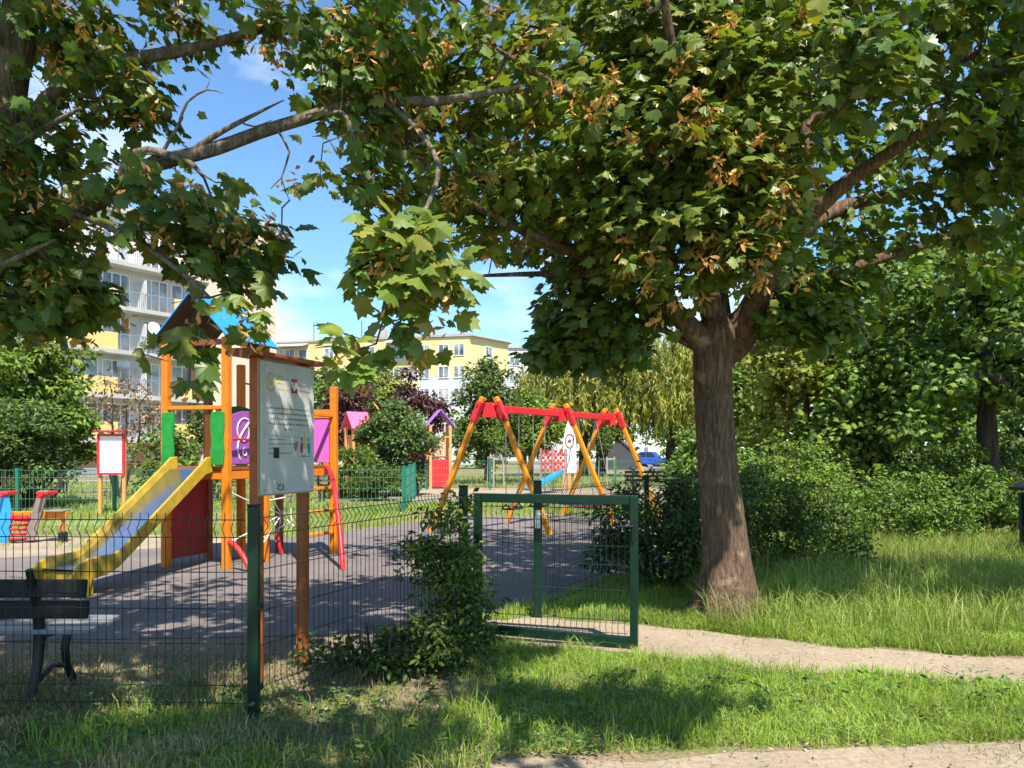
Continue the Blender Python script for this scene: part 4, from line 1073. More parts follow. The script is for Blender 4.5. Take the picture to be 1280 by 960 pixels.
def tree(name, label, cat, x, y, crowns, n, size, mat, tr_r=.18, group=None, clump=.55, nclump=26, tv=KITE_V, tt=KITE_T, stems=1, droop=.25, bark='bark_far', base_z=0, wood=True):
    """crowns: list of (dx, dy, z, rx, ry, rz). Leaves sit in clumps through the crown, limbs reach the clumps"""
    b = Vector((x, y, base_z)); r = thing(name, b, label, cat, group)
    vol = np.array([c[3]*c[4]*c[5] for c in crowns]); vol = vol/vol.sum()
    C = []
    for c, f_ in zip(crowns, vol):
        C.append(ellip(max(3, int(nclump*f_)), (x+c[0], y+c[1], c[2]), np.array(c[3:])*.86, .38))
    C = np.concatenate(C)
    k = rng.integers(0, len(C), n); cs = clump*rng.uniform(.55, 1.25, len(C))
    d = norm(rng.normal(size=(n, 3))); q = rng.random(n)**.5
    P = C[k]+d*(q*cs[k])[:, None]*np.array([1.15,1.15,.75])
    P = P[P[:, 2] > .03]; d = d[:len(P)]; n = len(P)
    axis = norm(d*np.array([1,1,.5])+rng.normal(0, .5, (n, 3))-np.array([0,0,droop]))
    up = np.array([0,0,.75])+.85*d+rng.normal(0, .4, (n, 3))
    v, t = place(tv, tt, P, axis, up, size*rng.uniform(.6, 1.25, n))
    parts = [(v, t, 0)]
    zc = min(c[2]-c[5]*.5 for c in crowns)
    m = MB(); nodes = []
    top = np.mean([c[2] for c in crowns])
    for s in range(stems):
        if stems == 1: p0 = b-Z3*.1; p1 = Vector((x+random.uniform(-.1,.1), y, max(.4, zc)))
        else:
            an = 6.283*s/stems; p0 = b+Vector((.08*math.cos(an), .08*math.sin(an), -.05)); p1 = b+Vector((crowns[0][3]*.45*math.cos(an), crowns[0][4]*.45*math.sin(an), max(.3, zc)))
        p2 = Vector((x+crowns[0][0]*.6, y+crowns[0][1]*.6, top+.3*crowns[0][5])) if stems == 1 else p1*1.0+Vector((0,0,top*.4))
        pts = [(p0,0,0,tr_r*1.25),((p0*.6+p1*.4),0,0,tr_r),(p1,0,0,tr_r*.8),(p2,0,0,tr_r*.25)]
        limb(m, pts, nodes, 8, .3)
    m.build('trunk' if cat == 'tree' else 'stem', M[bark], r)
    if wood:
        v, t = twigs(nodes, C, tr_r*.16, .08, tr_r*.5) if len(nodes) else (np.zeros((0,3)), np.zeros((0,3), int)); parts.append((v, t, 1))
    V, T, Mi = join(parts)
    np_obj('crown' if cat == 'tree' else 'foliage', V, T, [M[mat], M[bark]], r, Mi, b)
    return r

def willow(label, x, y, H, rx, ry, n, zlow, mat='lf_willow', group=None, cat='tree'):
    b = Vector((x, y, 0)); r = thing('willow_tree', b, label, cat, group)
    m = MB(); nodes = []
    limb(m, [(b-Z3*.1,0,0,.34),(b+Z3*1.5,0,0,.28),(b+Vector((.2,0,H*.5)),0,0,.2),(b+Vector((.1,0,H*.85)),0,0,.06)], nodes, 9, .3)
    m.build('trunk', M['bark_far'], r)
    d = norm(rng.normal(size=(n, 3))); d[:, 2] = np.abs(d[:, 2])
    q = rng.random(n)**.4
    st = np.array([x, y, H*.48])+d*q[:, None]*np.array([rx, ry, H*.52])
    ln = np.minimum(rng.uniform(.9, 2.6, n), st[:, 2]-zlow-rng.random(n)*.8); ok = ln > .3; st, ln, d = st[ok], ln[ok], d[ok]; n = len(st)
    k = 24; tt_ = np.linspace(0, 1, k)
    P = st[:, None, :]+np.stack([d[:, 0][:, None]*.35*np.sqrt(tt_)[None], d[:, 1][:, None]*.35*np.sqrt(tt_)[None], -ln[:, None]*tt_[None]], -1)+rng.normal(0, .035, (n, k, 3))
    P = P.reshape(-1, 3); N = len(P)
    ax = norm(np.array([0,0,-1.0])+rng.normal(0, .45, (N, 3))); up = rng.normal(size=(N, 3))+np.repeat(d, k, 0)*.8+np.array([0,0,.4])
    v, t = place(LONG_V*np.array([1.3,1,1]), LONG_T, P, ax, up, .34*rng.uniform(.6,1.3,N)*y/42)
    np_obj('crown', v, t, M[mat], r, None, b)
# ------------------------------------------------------------------ buildings
def render_mat(name, c, var=.06): return paint(name, c, .85, var, .8, bump=.15, spec=.1)
M['bl_white'] = render_mat('white_render', (.57,.565,.555)); M['bl_cream'] = render_mat('cream_render', (.54,.435,.345))
M['bl_pink'] = render_mat('salmon_render', (.50,.27,.18)); M['bl_yellow'] = render_mat('yellow_balcony_panel', (.66,.47,.19))
M['bl_pale'] = render_mat('pale_yellow_panel', (.58,.52,.38)); M['y_wall'] = render_mat('yellow_render', (.62,.51,.26))
M['y_white'] = render_mat('white_lower_render', (.50,.52,.52)); M['y_roof'] = render_mat('red_roof_sheet', (.30,.09,.06), .2)
M['concrete'] = render_mat('grey_concrete', (.40,.39,.37), .12)
def winmat():
    t = NT('window_glass')
    n = t.noise(.55, 3, .6)
    col = t.ramp([(.35, (.04,.05,.06)), (.48, (.16,.18,.20)), (.6, (.42,.42,.42))], n.outputs['Fac']).outputs[0]
    t.princ(col, .06, 0, None, .8); return t.m
M['pane'] = winmat()
class Fr:
    """building frame: s along the wall, o outward, z up"""
    def __init__(s, o, d): s.o = Vector(o); s.d = Vector(d).normalized(); s.n = Vector((s.d.y, -s.d.x, 0))
    def p(s, a, o, z): return s.o+s.d*a+s.n*o+Z3*z
    def box(s, m, a0, a1, o0, o1, z0, z1): m.box(s.p((a0+a1)/2, (o0+o1)/2, (z0+z1)/2), (abs(a1-a0), abs(o1-o0), abs(z1-z0)), (s.d, s.n, Z3)); return m
def window(f, par, a0, a1, z0, z1, o, parts=2, fm='white'):
    m = MB(); w_ = .07
    f.box(m, a0-w_, a1+w_, o-.02, o+.06, z0-w_, z0); f.box(m, a0-w_, a1+w_, o-.02, o+.06, z1, z1+w_)
    for i in range(parts+1):
        q = a0+(a1-a0)*i/parts; hw = w_/2 if 0 < i < parts else w_
        q0, q1 = (q-w_, q) if i == 0 else ((q, q+w_) if i == parts else (q-hw, q+hw))
        f.box(m, q0, q1, o-.02, o+.055, z0, z1)
    fr = m.build('window', M[fm], par)
    m = MB(); f.box(m, a0, a1, o-.015, o+.015, z0, z1); m.build('pane', M['pane'], fr)
    return fr

def left_block():
    P0 = Vector((-26.7,48,0)); f = Fr(P0, (.54,.84,0))
    r = thing('apartment_building', P0, 'tall white apartment block with yellow balcony panels and satellite dishes at the left', 'building')
    H = 16.9
    m = MB(); f.box(m, -22, 8.6, -10, 0, 0, H); m.build('wall', M['bl_white'], r)
    m = MB(); f.box(m, -22.3, 8.9, -10.3, .5, H+.01, H+.45); m.build('roof', M['concrete'], r)
    sl_z = [2.4+2.8*k for k in range(6)]
    base = MB(); f.box(base, -22, 8.5, .003, .08, 0, 2.2); base.build('plinth', M['bl_pink'], r)
    for k, z in enumerate(sl_z[:5]):
        m = MB(); f.box(m, -10.2, 8.5, .0, 1.25, z-.20, z); m.build('balcony_slab', M['bl_white'], r)
        m = MB(); f.box(m, -10.25, 8.55, 1.252, 1.33, z-.26, z-.003); m.build('slab_edge', M['concrete'], r)
        for un, s0_ in enumerate((-.9, -9.9)):
            cols = [['bl_yellow','bl_yellow'],['bl_yellow','bl_yellow'],['bl_yellow','bl_yellow'],['bl_pale','bl_yellow'],['bl_white','bl_pale']][k]
            for (a0, a1), cm in zip(((0,2.55),(6.5,9.0)), cols):
                m = MB(); f.box(m, s0_+a0, s0_+a1, 1.20, 1.27, z+.002, z+1.05); f.box(m, s0_+(a0 if a0 == 0 else a1-.06), s0_+(a0+.06 if a0 == 0 else a1), .0, 1.2, z+.002, z+1.05); m.build('balcony_panel', M[cm], r)
            m = MB()
            for j in range(28): f.box(m, s0_+2.6+.142*j, s0_+2.6+.142*j+.025, 1.21, 1.235, z+.02, z+.98)
            f.box(m, s0_+2.55, s0_+6.5, 1.2, 1.245, z+.98, z+1.03); m.build('balcony_rail', M['galv'], r)
            m = MB(); f.box(m, s0_+4.47, s0_+4.53, 0, 1.2, z, z+1.9); m.build('divider', M['bl_white'], r)
            for a in ((.4,1.9),(2.3,4.0),(5.0,6.7),(7.1,8.6)):
                bal = a[0] in (2.3,5.0)
                window(f, r, s0_+a[0], s0_+a[1], z+(.12 if bal else .85), z+2.2, .02, 3 if bal else 2)
    for k in (0, 1, 2, 3):
        for a0 in (-21,-18.2,-15.4,-12.6): window(f, r, a0, a0+1.5, sl_z[k]+.85, sl_z[k]+2.2, .02)
    window(f, r, 2.4, 3.4, 1.1, 1.8, .1, 1); window(f, r, 5.2, 6.2, 1.1, 1.8, .1, 1); window(f, r, 7.2, 8.0, 1.2, 1.9, .1, 1)
    for s_, z_ in ((4.6,8.7),(5.3,8.7),(3.6,8.6),(2.0,11.6),(5.8,5.9),(7.5,11.6)):
        pl = ellip(70, f.p(s_, 1.15, z_), (.35,.35,.3))
        vp, tp = place(KITE_V, KITE_T, pl, rng.normal(size=(len(pl),3)), np.array([0,0,1.])+rng.normal(0,.5,(len(pl),3)), rng.uniform(.15,.3,len(pl)))
        np_obj('balcony_plant', vp, tp, M['lf_mid'], r, None, P0)
    for s_ in (-1.0, 8.3):
        m = MB(); m.tube([f.p(s_, .09, .1), f.p(s_, .09, H-.1)], .07, 8); m.build('drainpipe', M['concrete'], r)
    # corner tower wing with a blank cream wall
    g_ = Fr((-22.4,54.2,0), (1,.02,0))
    m = MB(); m.prism([(.605,0),(5.95,0),(1.6,12.5),(-3.5,12.5)], g_.o+Z3*8.65, (1,0,0), (0,1,0), 17.3); m.build('blank_wall', M['bl_cream'], r)
    m = MB(); g_.box(m, -.02, .6, -.6, .01, 0, 17.3); m.build('corner_strip', M['bl_pink'], r)
    m = MB(); m.prism([(-.2,-.2),(6.1,-.2),(1.7,12.7),(-3.7,12.7)], g_.o+Z3*17.46, (1,0,0), (0,1,0), .3); m.build('roof', M['concrete'], r)
    # dishes fixed to the balconies
    for a, o, z, rad in ((3.9,1.5,9.6,.42),(2.5,.35,7.1,.45)):
        m = MB(); c_ = f.p(a, o, z); ax = (f.n*.9+Vector((.3,-.3,.25))).normalized()
        rings = []
        q = ax.orthogonal().normalized(); t_ = ax.cross(q)
        vs_ = [c_]; fs_ = []
        for i_, rr in enumerate((.33,.66,1.0)):
            for k_ in range(16): vs_.append(c_+(q*math.cos(k_*.3927)+t_*math.sin(k_*.3927))*rad*rr+ax*(.22*rad*rr*rr))
        for k_ in range(16): fs_.append((0, 1+k_, 1+(k_+1) % 16))
        for i_ in range(2):
            for k_ in range(16): fs_.append((1+16*i_+k_, 17+16*i_+k_, 17+16*i_+(k_+1) % 16, 1+16*i_+(k_+1) % 16))
        m.add(vs_, fs_, 0, True); m.tube([c_, c_-ax*.3-Z3*.1], .03, 6); m.tube([c_-t_*rad*.9, c_+ax*rad*.9], .015, 5)
        m.build('satellite_dish', M['white' if rad < .44 else 'galv'], r)
left_block()

def yellow_block():
    A, B, C_ = Vector((-31.4,103,0)), Vector((-5.3,96.6,0)), Vector((-.5,103,0))
    f = Fr(A, B-A); L = (B-A).length; H = 16.0
    r = thing('apartment_building', A, 'long yellow apartment block with white lower storeys and a low red roof in the distance', 'building')
    n2 = -f.n*11
    def block(m, z0, z1, ex=0): 
        pts = [A-f.d*8, B, C_, C_+Vector((-3.5,12,0)), A-f.d*8+n2]
        pts = [p+(p-(A+B+n2)/2).normalized()*ex for p in pts]
        k = len(pts); m.add([p+Z3*z0 for p in pts]+[p+Z3*z1 for p in pts], [tuple(reversed(range(k))), tuple(range(k, 2*k))]+[(i, (i+1) % k, k+(i+1) % k, k+i) for i in range(k)])
        return m
    block(MB(), 0, 11.2).build('lower_wall', M['y_white'], r); block(MB(), 11.201, H, .02).build('upper_wall', M['y_wall'], r)
    m = block(MB(), H+.002, H+.18, .55)
    m.build('eaves', M['concrete'], r)
    rf = MB(); pts = [A-f.d*8, B, C_, C_+Vector((-3.5,12,0)), A-f.d*8+n2]; cen = (A+B+n2)/2
    lo = [p+(p-cen).normalized()*.5+Z3*(H+.19) for p in pts]; r0, r1 = A-f.d*3+n2*.5+Z3*(H+1.0), B+f.d*-2.5+n2*.55+Z3*(H+1.25)
    rf.add(lo+[r0, r1], [(0,1,6,5),(1,2,6),(2,3,6),(3,4,5,6),(4,0,5)]); ro = rf.build('roof', M['y_roof'], r)
    for s in (6, 13, 20):
        m = MB(); f.box(m, s, s+.8, -5, -4.2, H+.2, H+2.0); m.build('chimney', M['concrete'], ro)
    rowz = [H-2.35-2.75*k for k in range(3)]
    for z in rowz:
        for a in (7.2, 12.9, 15.2, 20.3, 22.9, 24.9):
            if a in (15.2,): continue
            window(f, r, a, a+1.25, z, z+1.35, .04)
        for a in (.6, 16.0):
            m = MB(); f.box(m, a, a+4.2, .03, .12, z-1.35, z-.35); m.build('balcony_panel', M['y_wall'], r)
            window(f, r, a+.1, a+2.2, z-.25, z+1.45, .04, 3); window(f, r, a+2.9, a+4.0, z, z+1.35, .04, 1)
    for a in (.2, 15.8):
        m = MB(); m.prism([(0,0),(1.5,-.45),(1.5,-.38),(0,.08)], f.p(a+2.4,.03,H-.25), f.n, Z3, 4.6); m.build('awning', M['concrete'], r)
    g_ = Fr(B, C_-B)
    for z in rowz: window(g_, r, 3.2, 4.4, z, z+1.35, .04)
    for a in (-5, 2): 
        m = MB(); m.tube([f.p(a+9,-3,H+.3), f.p(a+9,-3,H+3.0)], .05, 6); m.build('antenna', M['iron'], r)
yellow_block()
f = Fr((-1.5,135,0), (1,-.05,0)); wb = thing('apartment_building', f.o, 'distant white apartment block just right of the yellow block', 'building')
m = MB(); f.box(m, 0, 16, -12, 0, 0, 19.6); m.build('wall', M['bl_white'], wb)
m = MB(); f.box(m, -.2, 16.2, -12.2, .3, 19.61, 20.0); m.build('roof', M['concrete'], wb)
for k in range(4):
    for a in (1.2, 4.4, 7.6, 10.8, 13.6): window(f, wb, a, a+1.5, 8.2+2.8*k, 9.7+2.8*k, .04)
G1 = 'trees and shrubs behind the playground'
tree('broadleaf_tree', 'bright green bushy tree left of the grey dry shrub, before the apartment block', 'tree', -13.9, 22.5, [(0,0,3.2,2.3,1.9,2.2),(-.6,0,4.5,1.3,1.2,1.0),(1.0,0,2.5,1.1,1.2,1.4),(.2,-.3,2.2,2.0,1.2,1.6)], 10500, .22, 'lf_bright', .16, G1, .55, 64)
tree('conifer_shrub', 'dark blue green juniper at the left edge behind the wire fence post', 'shrub', -13.0, 20.9, [(0,0,1.5,1.8,1.0,1.7),(-1.2,0,1.2,1.2,.9,1.2)], 9500, .15, 'lf_juniper', .10, G1, .42, 44, LONG_V*np.array([2.2,1,1]), LONG_T, 3)
tree('dry_shrub', 'grey brown half dry shrub in front of the white balconies', 'shrub', -13.4, 26.5, [(0,0,2.9,1.5,1.0,1.5),(1.1,0,2.6,1.2,.8,1.0)], 900, .15, 'lf_grey', .05, G1, .5, 60, stems=4)
tree('leafy_shrub', 'green grey shrub between the notice board and the slide', 'shrub', -9.5, 21.6, [(0,0,1.2,1.0,.8,1.2)], 1900, .15, 'lf_mid', .05, G1, .4, 22, stems=4)
tree('leafy_shrub', 'tall loose shrub seen through the legs of the blue roofed tower', 'shrub', -9.6, 24.8, [(0,0,1.7,1.2,.8,1.7)], 2000, .16, 'lf_dark', .05, G1, .45, 26, stems=4)
tree('broadleaf_tree', 'mid green tree right behind the information board, left of the plum trees', 'tree', -9.6, 42, [(0,0,4.2,2.6,2,2.9)], 3600, .30, 'lf_mid', .18, G1, .8, 36)
tree('plum_tree', 'dark purple plum tree left of the pink roofed tower', 'tree', -7.7, 37, [(0,0,2.9,1.8,1.5,2.4)], 3400, .22, 'lf_plum', .13, G1, .6, 32)
tree('broadleaf_tree', 'light green slender tree between the two purple plum trees', 'tree', -7.6, 46, [(0,0,4.4,1.9,1.6,3.4)], 3200, .28, 'lf_yel', .15, G1, .7, 32)
tree('plum_tree', 'dark purple plum tree behind the violet roofed tower', 'tree', -4.9, 39, [(0,0,3.0,1.9,1.5,2.5),(.3,0,4.6,1.1,1,1.4)], 4200, .22, 'lf_plum', .13, G1, .6, 36)
tree('conifer_shrub', 'big dark rounded conifer hiding the pink roofed tower', 'shrub', -4.0, 27.6, [(-.25,0,1.6,1.85,1.2,1.7),(-.2,0,2.4,1.35,1,1.1)], 15000, .15, 'lf_juniper', .10, G1, .42, 70, LONG_V*np.array([2.4,1,1]), LONG_T, 3)
tree('conifer_shrub', 'low olive conifer on the left flank of the big dark one', 'shrub', -5.5, 25.8, [(0,0,.9,1.15,.9,1.0)], 5600, .13, 'lf_mid', .08, G1, .35, 34, LONG_V*np.array([2.4,1,1]), LONG_T, 3)
tree('conifer_shrub', 'low grey green conifer at the foot of the big dark one, behind a fence post', 'shrub', -4.3, 24.6, [(0,0,.6,1.0,.7,.65)], 4200, .12, 'lf_dark', .06, G1, .3, 28, LONG_V*np.array([2.4,1,1]), LONG_T, 3)
tree('broadleaf_tree', 'dense dark green maple in front of the yellow block, left of the willows', 'tree', -1.2, 38, [(0,0,4.0,1.7,1.5,2.7),(.8,0,2.9,1.4,1.2,1.8),(-.6,0,2.6,1.1,1.2,1.5)], 6200, .24, 'lf_dark', .14, G1, .6, 56)
tree('broadleaf_tree', 'lighter green tree filling the gap behind the front A frame of the swing', 'tree', 1.0, 40, [(0,0,2.9,1.7,1.4,2.2)], 3800, .24, 'lf_bright', .13, G1, .6, 34)
willow('pale green weeping willow whose strands hang behind the middle of the swing beam', 4.6, 50, 10.0, 4.6, 3.2, 900, 1.2, group='weeping willows')
willow('pale green weeping willow above the blue car, left of the big maple trunk', 9.8, 48, 9.9, 4.0, 3.0, 850, 1.4, group='weeping willows')
willow('yellow green weeping willow just right of the big maple trunk', 13.4, 43, 8.8, 2.9, 2.2, 460, .5, group='weeping willows')
tree('broadleaf_tree', 'dark tree under the willows with its trunk showing by the gabled shed', 'tree', 6.0, 52, [(0,0,4.0,1.8,1.8,2.0)], 2600, .3, 'lf_dark', .35, G1, .8, 24)
G2 = 'trees of the wood at the right'
W = [('tall shaded maple with thick dark trunk near the right frame edge', 10.1,16.4, [(0,0,4.6,2.6,2.0,2.6),(-1.6,-.6,2.7,1.3,1.1,1.0),(1.2,-.4,2.8,1.3,1.2,1.0)], 7600, .145,'lf_mid',.24),
 ('leafy maple with thin leaning trunk in the middle of the right wood', 9.0,18.5, [(0,0,3.6,2.2,1.6,2.6),(-1.3,-.5,2.0,1.2,1.0,1.1)], 6800, .145,'lf_bright',.12),
 ('bright maple with low boughs beside the staked sapling', 7.3,19.2, [(0,0,3.3,1.5,1.4,2.7),(.3,-.6,1.5,1.2,.9,.9)], 6400, .14,'lf_yel',.12),
 ('broad maple filling the wood behind the others', 12.5,24, [(0,0,4.4,3.6,2,4.0)], 7000, .24,'lf_bright',.2),
 ('light green tree far back in the wood, left side', 10.0,30, [(0,0,4.6,3.2,2,4.4)], 4800, .30,'lf_bright',.2),
 ('deep green tree far back in the wood, right side', 18.0,27, [(0,0,4.4,3.6,2,4.2)], 4300, .34,'lf_dark',.2),
 ('tall green tree whose top shows above the wood', 14.2,33, [(0,0,7.5,4.4,2.5,4.5)], 4600, .36,'lf_mid',.25)]
for lab, x, y, cr, n, s, mat, tr_ in W: tree('maple_tree' if 'maple' in lab else 'broadleaf_tree', lab, 'tree', x, y, cr, n, s, mat, tr_, G2, .7, 46, MAPLE_V[:, :] if s < .25 else KITE_V, MAPLE_T if s < .25 else KITE_T)
tree('shrub', 'low wild shrub layer under the right wood, left half', 'shrub', 8.8, 21, lumps(3.4, 2.7, 6, 1.0), 7000, .17, 'lf_mid', .05, 'undergrowth of the right wood', .5, 44, stems=5)
tree('shrub', 'low wild shrub layer under the right wood, right half', 'shrub', 14.4, 20.5, lumps(3.4, 2.8, 6, 1.0), 7000, .17, 'lf_dark', .05, 'undergrowth of the right wood', .5, 44, stems=5)
tree('shrub', 'bushy green thicket between the two right hand tree trunks of the wood', 'shrub', 10.6, 18.2, lumps(2.0, 2.4, 5), 5200, .15, 'lf_shrub', .04, 'undergrowth of the right wood', .4, 50, stems=5)
tree('shrub', 'mid green thicket behind the grey green rounded bush', 'shrub', 7.6, 16.0, lumps(1.9, 1.9, 5), 4800, .13, 'lf_bright', .04, 'undergrowth of the right wood', .4, 50, stems=5)
tree('shrub', 'dark thicket at the right frame edge behind the litter bin', 'shrub', 12.6, 16.2, lumps(1.8, 1.9, 4), 4600, .14, 'lf_dark', .04, 'undergrowth of the right wood', .4, 50, stems=5)
# belt of trees along the far side of the park
BELT = [(-62,80,9),(-50,92,9),(-46,70,8),(-36,88,7.5),(-22,74,6.5),(-12,70,5.5),(-3,72,6.0),(22,68,8.5),(30,60,9.5),(38,66,9),(24,52,8.5),(34,48,9.5),(48,58,10),(44,40,10),(1.5,98,8),(8,101,9),(13.5,100,8.5),(20,99,9.5),(26,92,9),(16,70,5)]
names_ = ['leftmost','second from the left','third from the left','fourth from the left','fifth from the left','sixth from the left','seventh from the left','eighth from the left','ninth from the left','tenth from the left','eleventh from the left','twelfth from the left','thirteenth from the left','fourteenth from the left','fifteenth from the left','sixteenth from the left','seventeenth from the left','eighteenth from the left','nineteenth from the left','rightmost']
for i in sorted(range(len(BELT)), key=lambda k: BELT[k][0]/BELT[k][1]):
    x, y, h = BELT[i]
    rank = sorted(range(len(BELT)), key=lambda k: BELT[k][0]/BELT[k][1]).index(i)
    tree('broadleaf_tree', f'round crowned distant park tree, {names_[rank]} of the belt behind everything', 'tree', x, y, [(0,0,h*.52,h*.52,h*.4,h*.5)], 1500, .55, ('lf_mid','lf_bright','lf_dark')[i % 3], .3, 'distant belt of park trees', 1.2, 26)

# bushes near the gate
tree('gate_bush', 'upright dark green bush growing through the fence left of the gate', 'shrub', -.50, 5.95, [(.04,0,.50,.30,.32,.46),(.02,0,1.0,.26,.22,.28),(-.08,0,.76,.38,.3,.26),(.16,0,.28,.26,.26,.26)], 3300, .055, 'lf_shrub', .011, 'bushes round the gate', .13, 80, OVAL_V, OVAL_T, 6)
tree('gate_bush', 'low spreading dark bush in front of the fence, left of the upright one', 'shrub', -.92, 5.35, [(.05,.1,.16,.46,.32,.17),(.42,.18,.20,.36,.3,.24),(-.42,.2,.10,.26,.25,.11)], 2300, .058, 'lf_bush_dark', .010, 'bushes round the gate', .15, 60, OVAL_V, OVAL_T, 6)
tree('gate_bush', 'large dark bush between the gate and the big maple trunk', 'shrub', 1.75, 9.0, [(0,0,.70,.80,.7,.75),(.65,.2,.8,.7,.6,.75),(-.55,.2,.55,.45,.5,.55),(.1,-.2,.45,.9,.5,.5)], 9500, .068, 'lf_bush_dark', .02, 'bushes round the gate', .22, 110, OVAL_V, OVAL_T, 7)
tree('spreading_shrub', 'green bush directly right of the big maple trunk', 'shrub', 3.35, 9.9, [(0,0,.66,.9,.8,.70),(.55,.1,.62,.6,.6,.6),(-.8,.1,.85,.55,.6,.75),(-.2,.2,1.15,.4,.4,.35),(.95,-.1,.35,.4,.5,.35)], 9000, .068, 'lf_shrub', .02, 'bushes on the right lawn', .22, 110, OVAL_V, OVAL_T, 7)
tree('spreading_shrub', 'grey green rounded bush in the middle of the right lawn edge', 'shrub', 5.9, 12.3, [(0,0,.60,1.0,.8,.62),(-.7,.2,.5,.6,.6,.5),(.5,.3,.95,.5,.5,.4),(1.0,0,.4,.45,.5,.4)], 6800, .078, 'lf_mid', .02, 'bushes on the right lawn', .24, 90, OVAL_V, OVAL_T, 7)
tree('spreading_shrub', 'light green bush behind the tall grass near the litter bin', 'shrub', 8.3, 13.0, [(0,0,.58,1.0,.8,.62),(-1.0,.2,.42,.6,.6,.45),(.8,.2,.8,.6,.6,.6),(-.3,.3,1.0,.45,.5,.35)], 6800, .085, 'lf_mid', .02, 'bushes on the right lawn', .25, 90, OVAL_V, OVAL_T, 7)
tree('spreading_shrub', 'tall wispy bush between the rounded bush and the maple side bush', 'shrub', 5.0, 14.2, [(0,0,1.0,1.3,.8,.95)], 5200, .085, 'lf_bright', .02, 'bushes on the right lawn', .28, 70, OVAL_V, OVAL_T, 7)

def sapling(x, y, h, label, mat, dead=False):
    r = tree('sapling', label, 'tree', x, y, [(0,0,h*.66,.42,.42,h*.33)], 420, .12, mat, .035, 'staked saplings', .3, 26)
    st = MB()
    for k in range(3):
        a = 2.1*k+.4
        st.tube([(x+.42*math.cos(a), y+.42*math.sin(a), 0), (x+.38*math.cos(a), y+.38*math.sin(a), 1.35)], .04, 7)
    for k in range(3):
        a, b = 2.1*k+.4, 2.1*(k+1)+.4
        for z in (1.25, .65): st.bar((x+.39*math.cos(a), y+.39*math.sin(a), z), (x+.39*math.cos(b), y+.39*math.sin(b), z), .05, .07)
    st.build('stake_frame', M['stake'], r)
sapling(9.4, 27.0, 4.6, 'staked sapling with thin pinkish grey crown right of the big maple', 'lf_grey')
sapling(4.15, 34, 3.4, 'staked sapling behind the swing set, by the rocket board', 'lf_mid')
sapling(-.75, 34, 3.2, 'staked sapling left of the swing set behind the fence', 'lf_bright')
sapling(12.2, 23.0, 4.2, 'staked sapling with dry brown crown inside the right wood', 'lf_grey')
# ------------------------------------------------------------------ grass
def inpoly(x, y, poly):
    ins = np.zeros(len(x), bool); j = len(poly)-1
    for i in range(len(poly)):
        xi, yi = poly[i]; xj, yj = poly[j]
        c = ((yi > y) != (yj > y)) & (x < (xj-xi)*(y-yi)/(yj-yi+1e-12)+xi)
        ins ^= c; j = i
    return ins
def vnoise(x, y, s, seed=0.0):
    return np.array([noise.noise((a*s+seed, b*s-seed, seed)) for a, b in zip(x, y)])
def edge_noise(x, y, amp): return amp*vnoise(x, y, 2.2, 5.0), amp*vnoise(x, y, 2.2, 9.0)
def blades(n, box, h0, h1, w, accept, lean=.35, seed=0, tall=0.0):
    x = rng.uniform(box[0], box[1], n); y = rng.uniform(box[2], box[3], n)
    a = accept(x, y); ok = rng.random(n) < a; x, y = x[ok], y[ok]; n = len(x)
    tuft = vnoise(x, y, 3.0, seed+2.0)*.5+.5
    h = (h0+(h1-h0)*rng.random(n)**1.6)*(.45+1.0*tuft)
    an = rng.random(n)*6.283; la = np.abs(rng.normal(0, lean, n))+.05
    dx, dy = np.cos(an), np.sin(an)
    ph = rng.random(n)*6.283; wx, wy = np.cos(ph)*w, np.sin(ph)*w
    ww = rng.uniform(.6, 1.3, n)
    B = np.stack([x, y, np.zeros(n)], 1); Wd = np.stack([wx*ww, wy*ww, np.zeros(n)], 1)
    Md = B+np.stack([dx*la*h*.35, dy*la*h*.35, h*.6], 1); Tp = B+np.stack([dx*la*h*1.1, dy*la*h*1.1, h*(1-.25*la)], 1)
    V = np.stack([B-Wd, B+Wd, Md-Wd*.8, Md+Wd*.8, Tp], 1).reshape(-1, 3)
    T = (np.array([(0,1,3),(0,3,2),(2,3,4)])[None]+(np.arange(n)*5)[:, None, None]).reshape(-1, 3)
    return V, T
def off_paths(x, y):
    ex, ey = edge_noise(x, y, .22)
    return ~(inpoly(x+ex, y+ey, PATH) | inpoly(x+ex, y+ey, FRONT))
def patch(x, y, s, lo, hi, seed): return np.clip((vnoise(x, y, s, seed)-lo)/(hi-lo), 0, 1)

M['grass'] = leafmat('fresh_grass', [(.15,.25,.03),(.18,.28,.038),(.21,.29,.045),(.16,.255,.038),(.28,.30,.09)], .45, .5, (1.4,1.4,.5), .3)
M['grass_tall'] = leafmat('tall_grass', [(.15,.225,.036),(.18,.255,.046),(.21,.26,.056),(.30,.29,.12),(.165,.225,.04)], .45, .5, (1.4,1.4,.5), .3)
M['grass_dry'] = leafmat('dry_grass', [(.26,.22,.10),(.36,.30,.16),(.17,.19,.05),(.42,.35,.21),(.14,.18,.035)], .3, .6, (1.3,1.2,.7), .2)

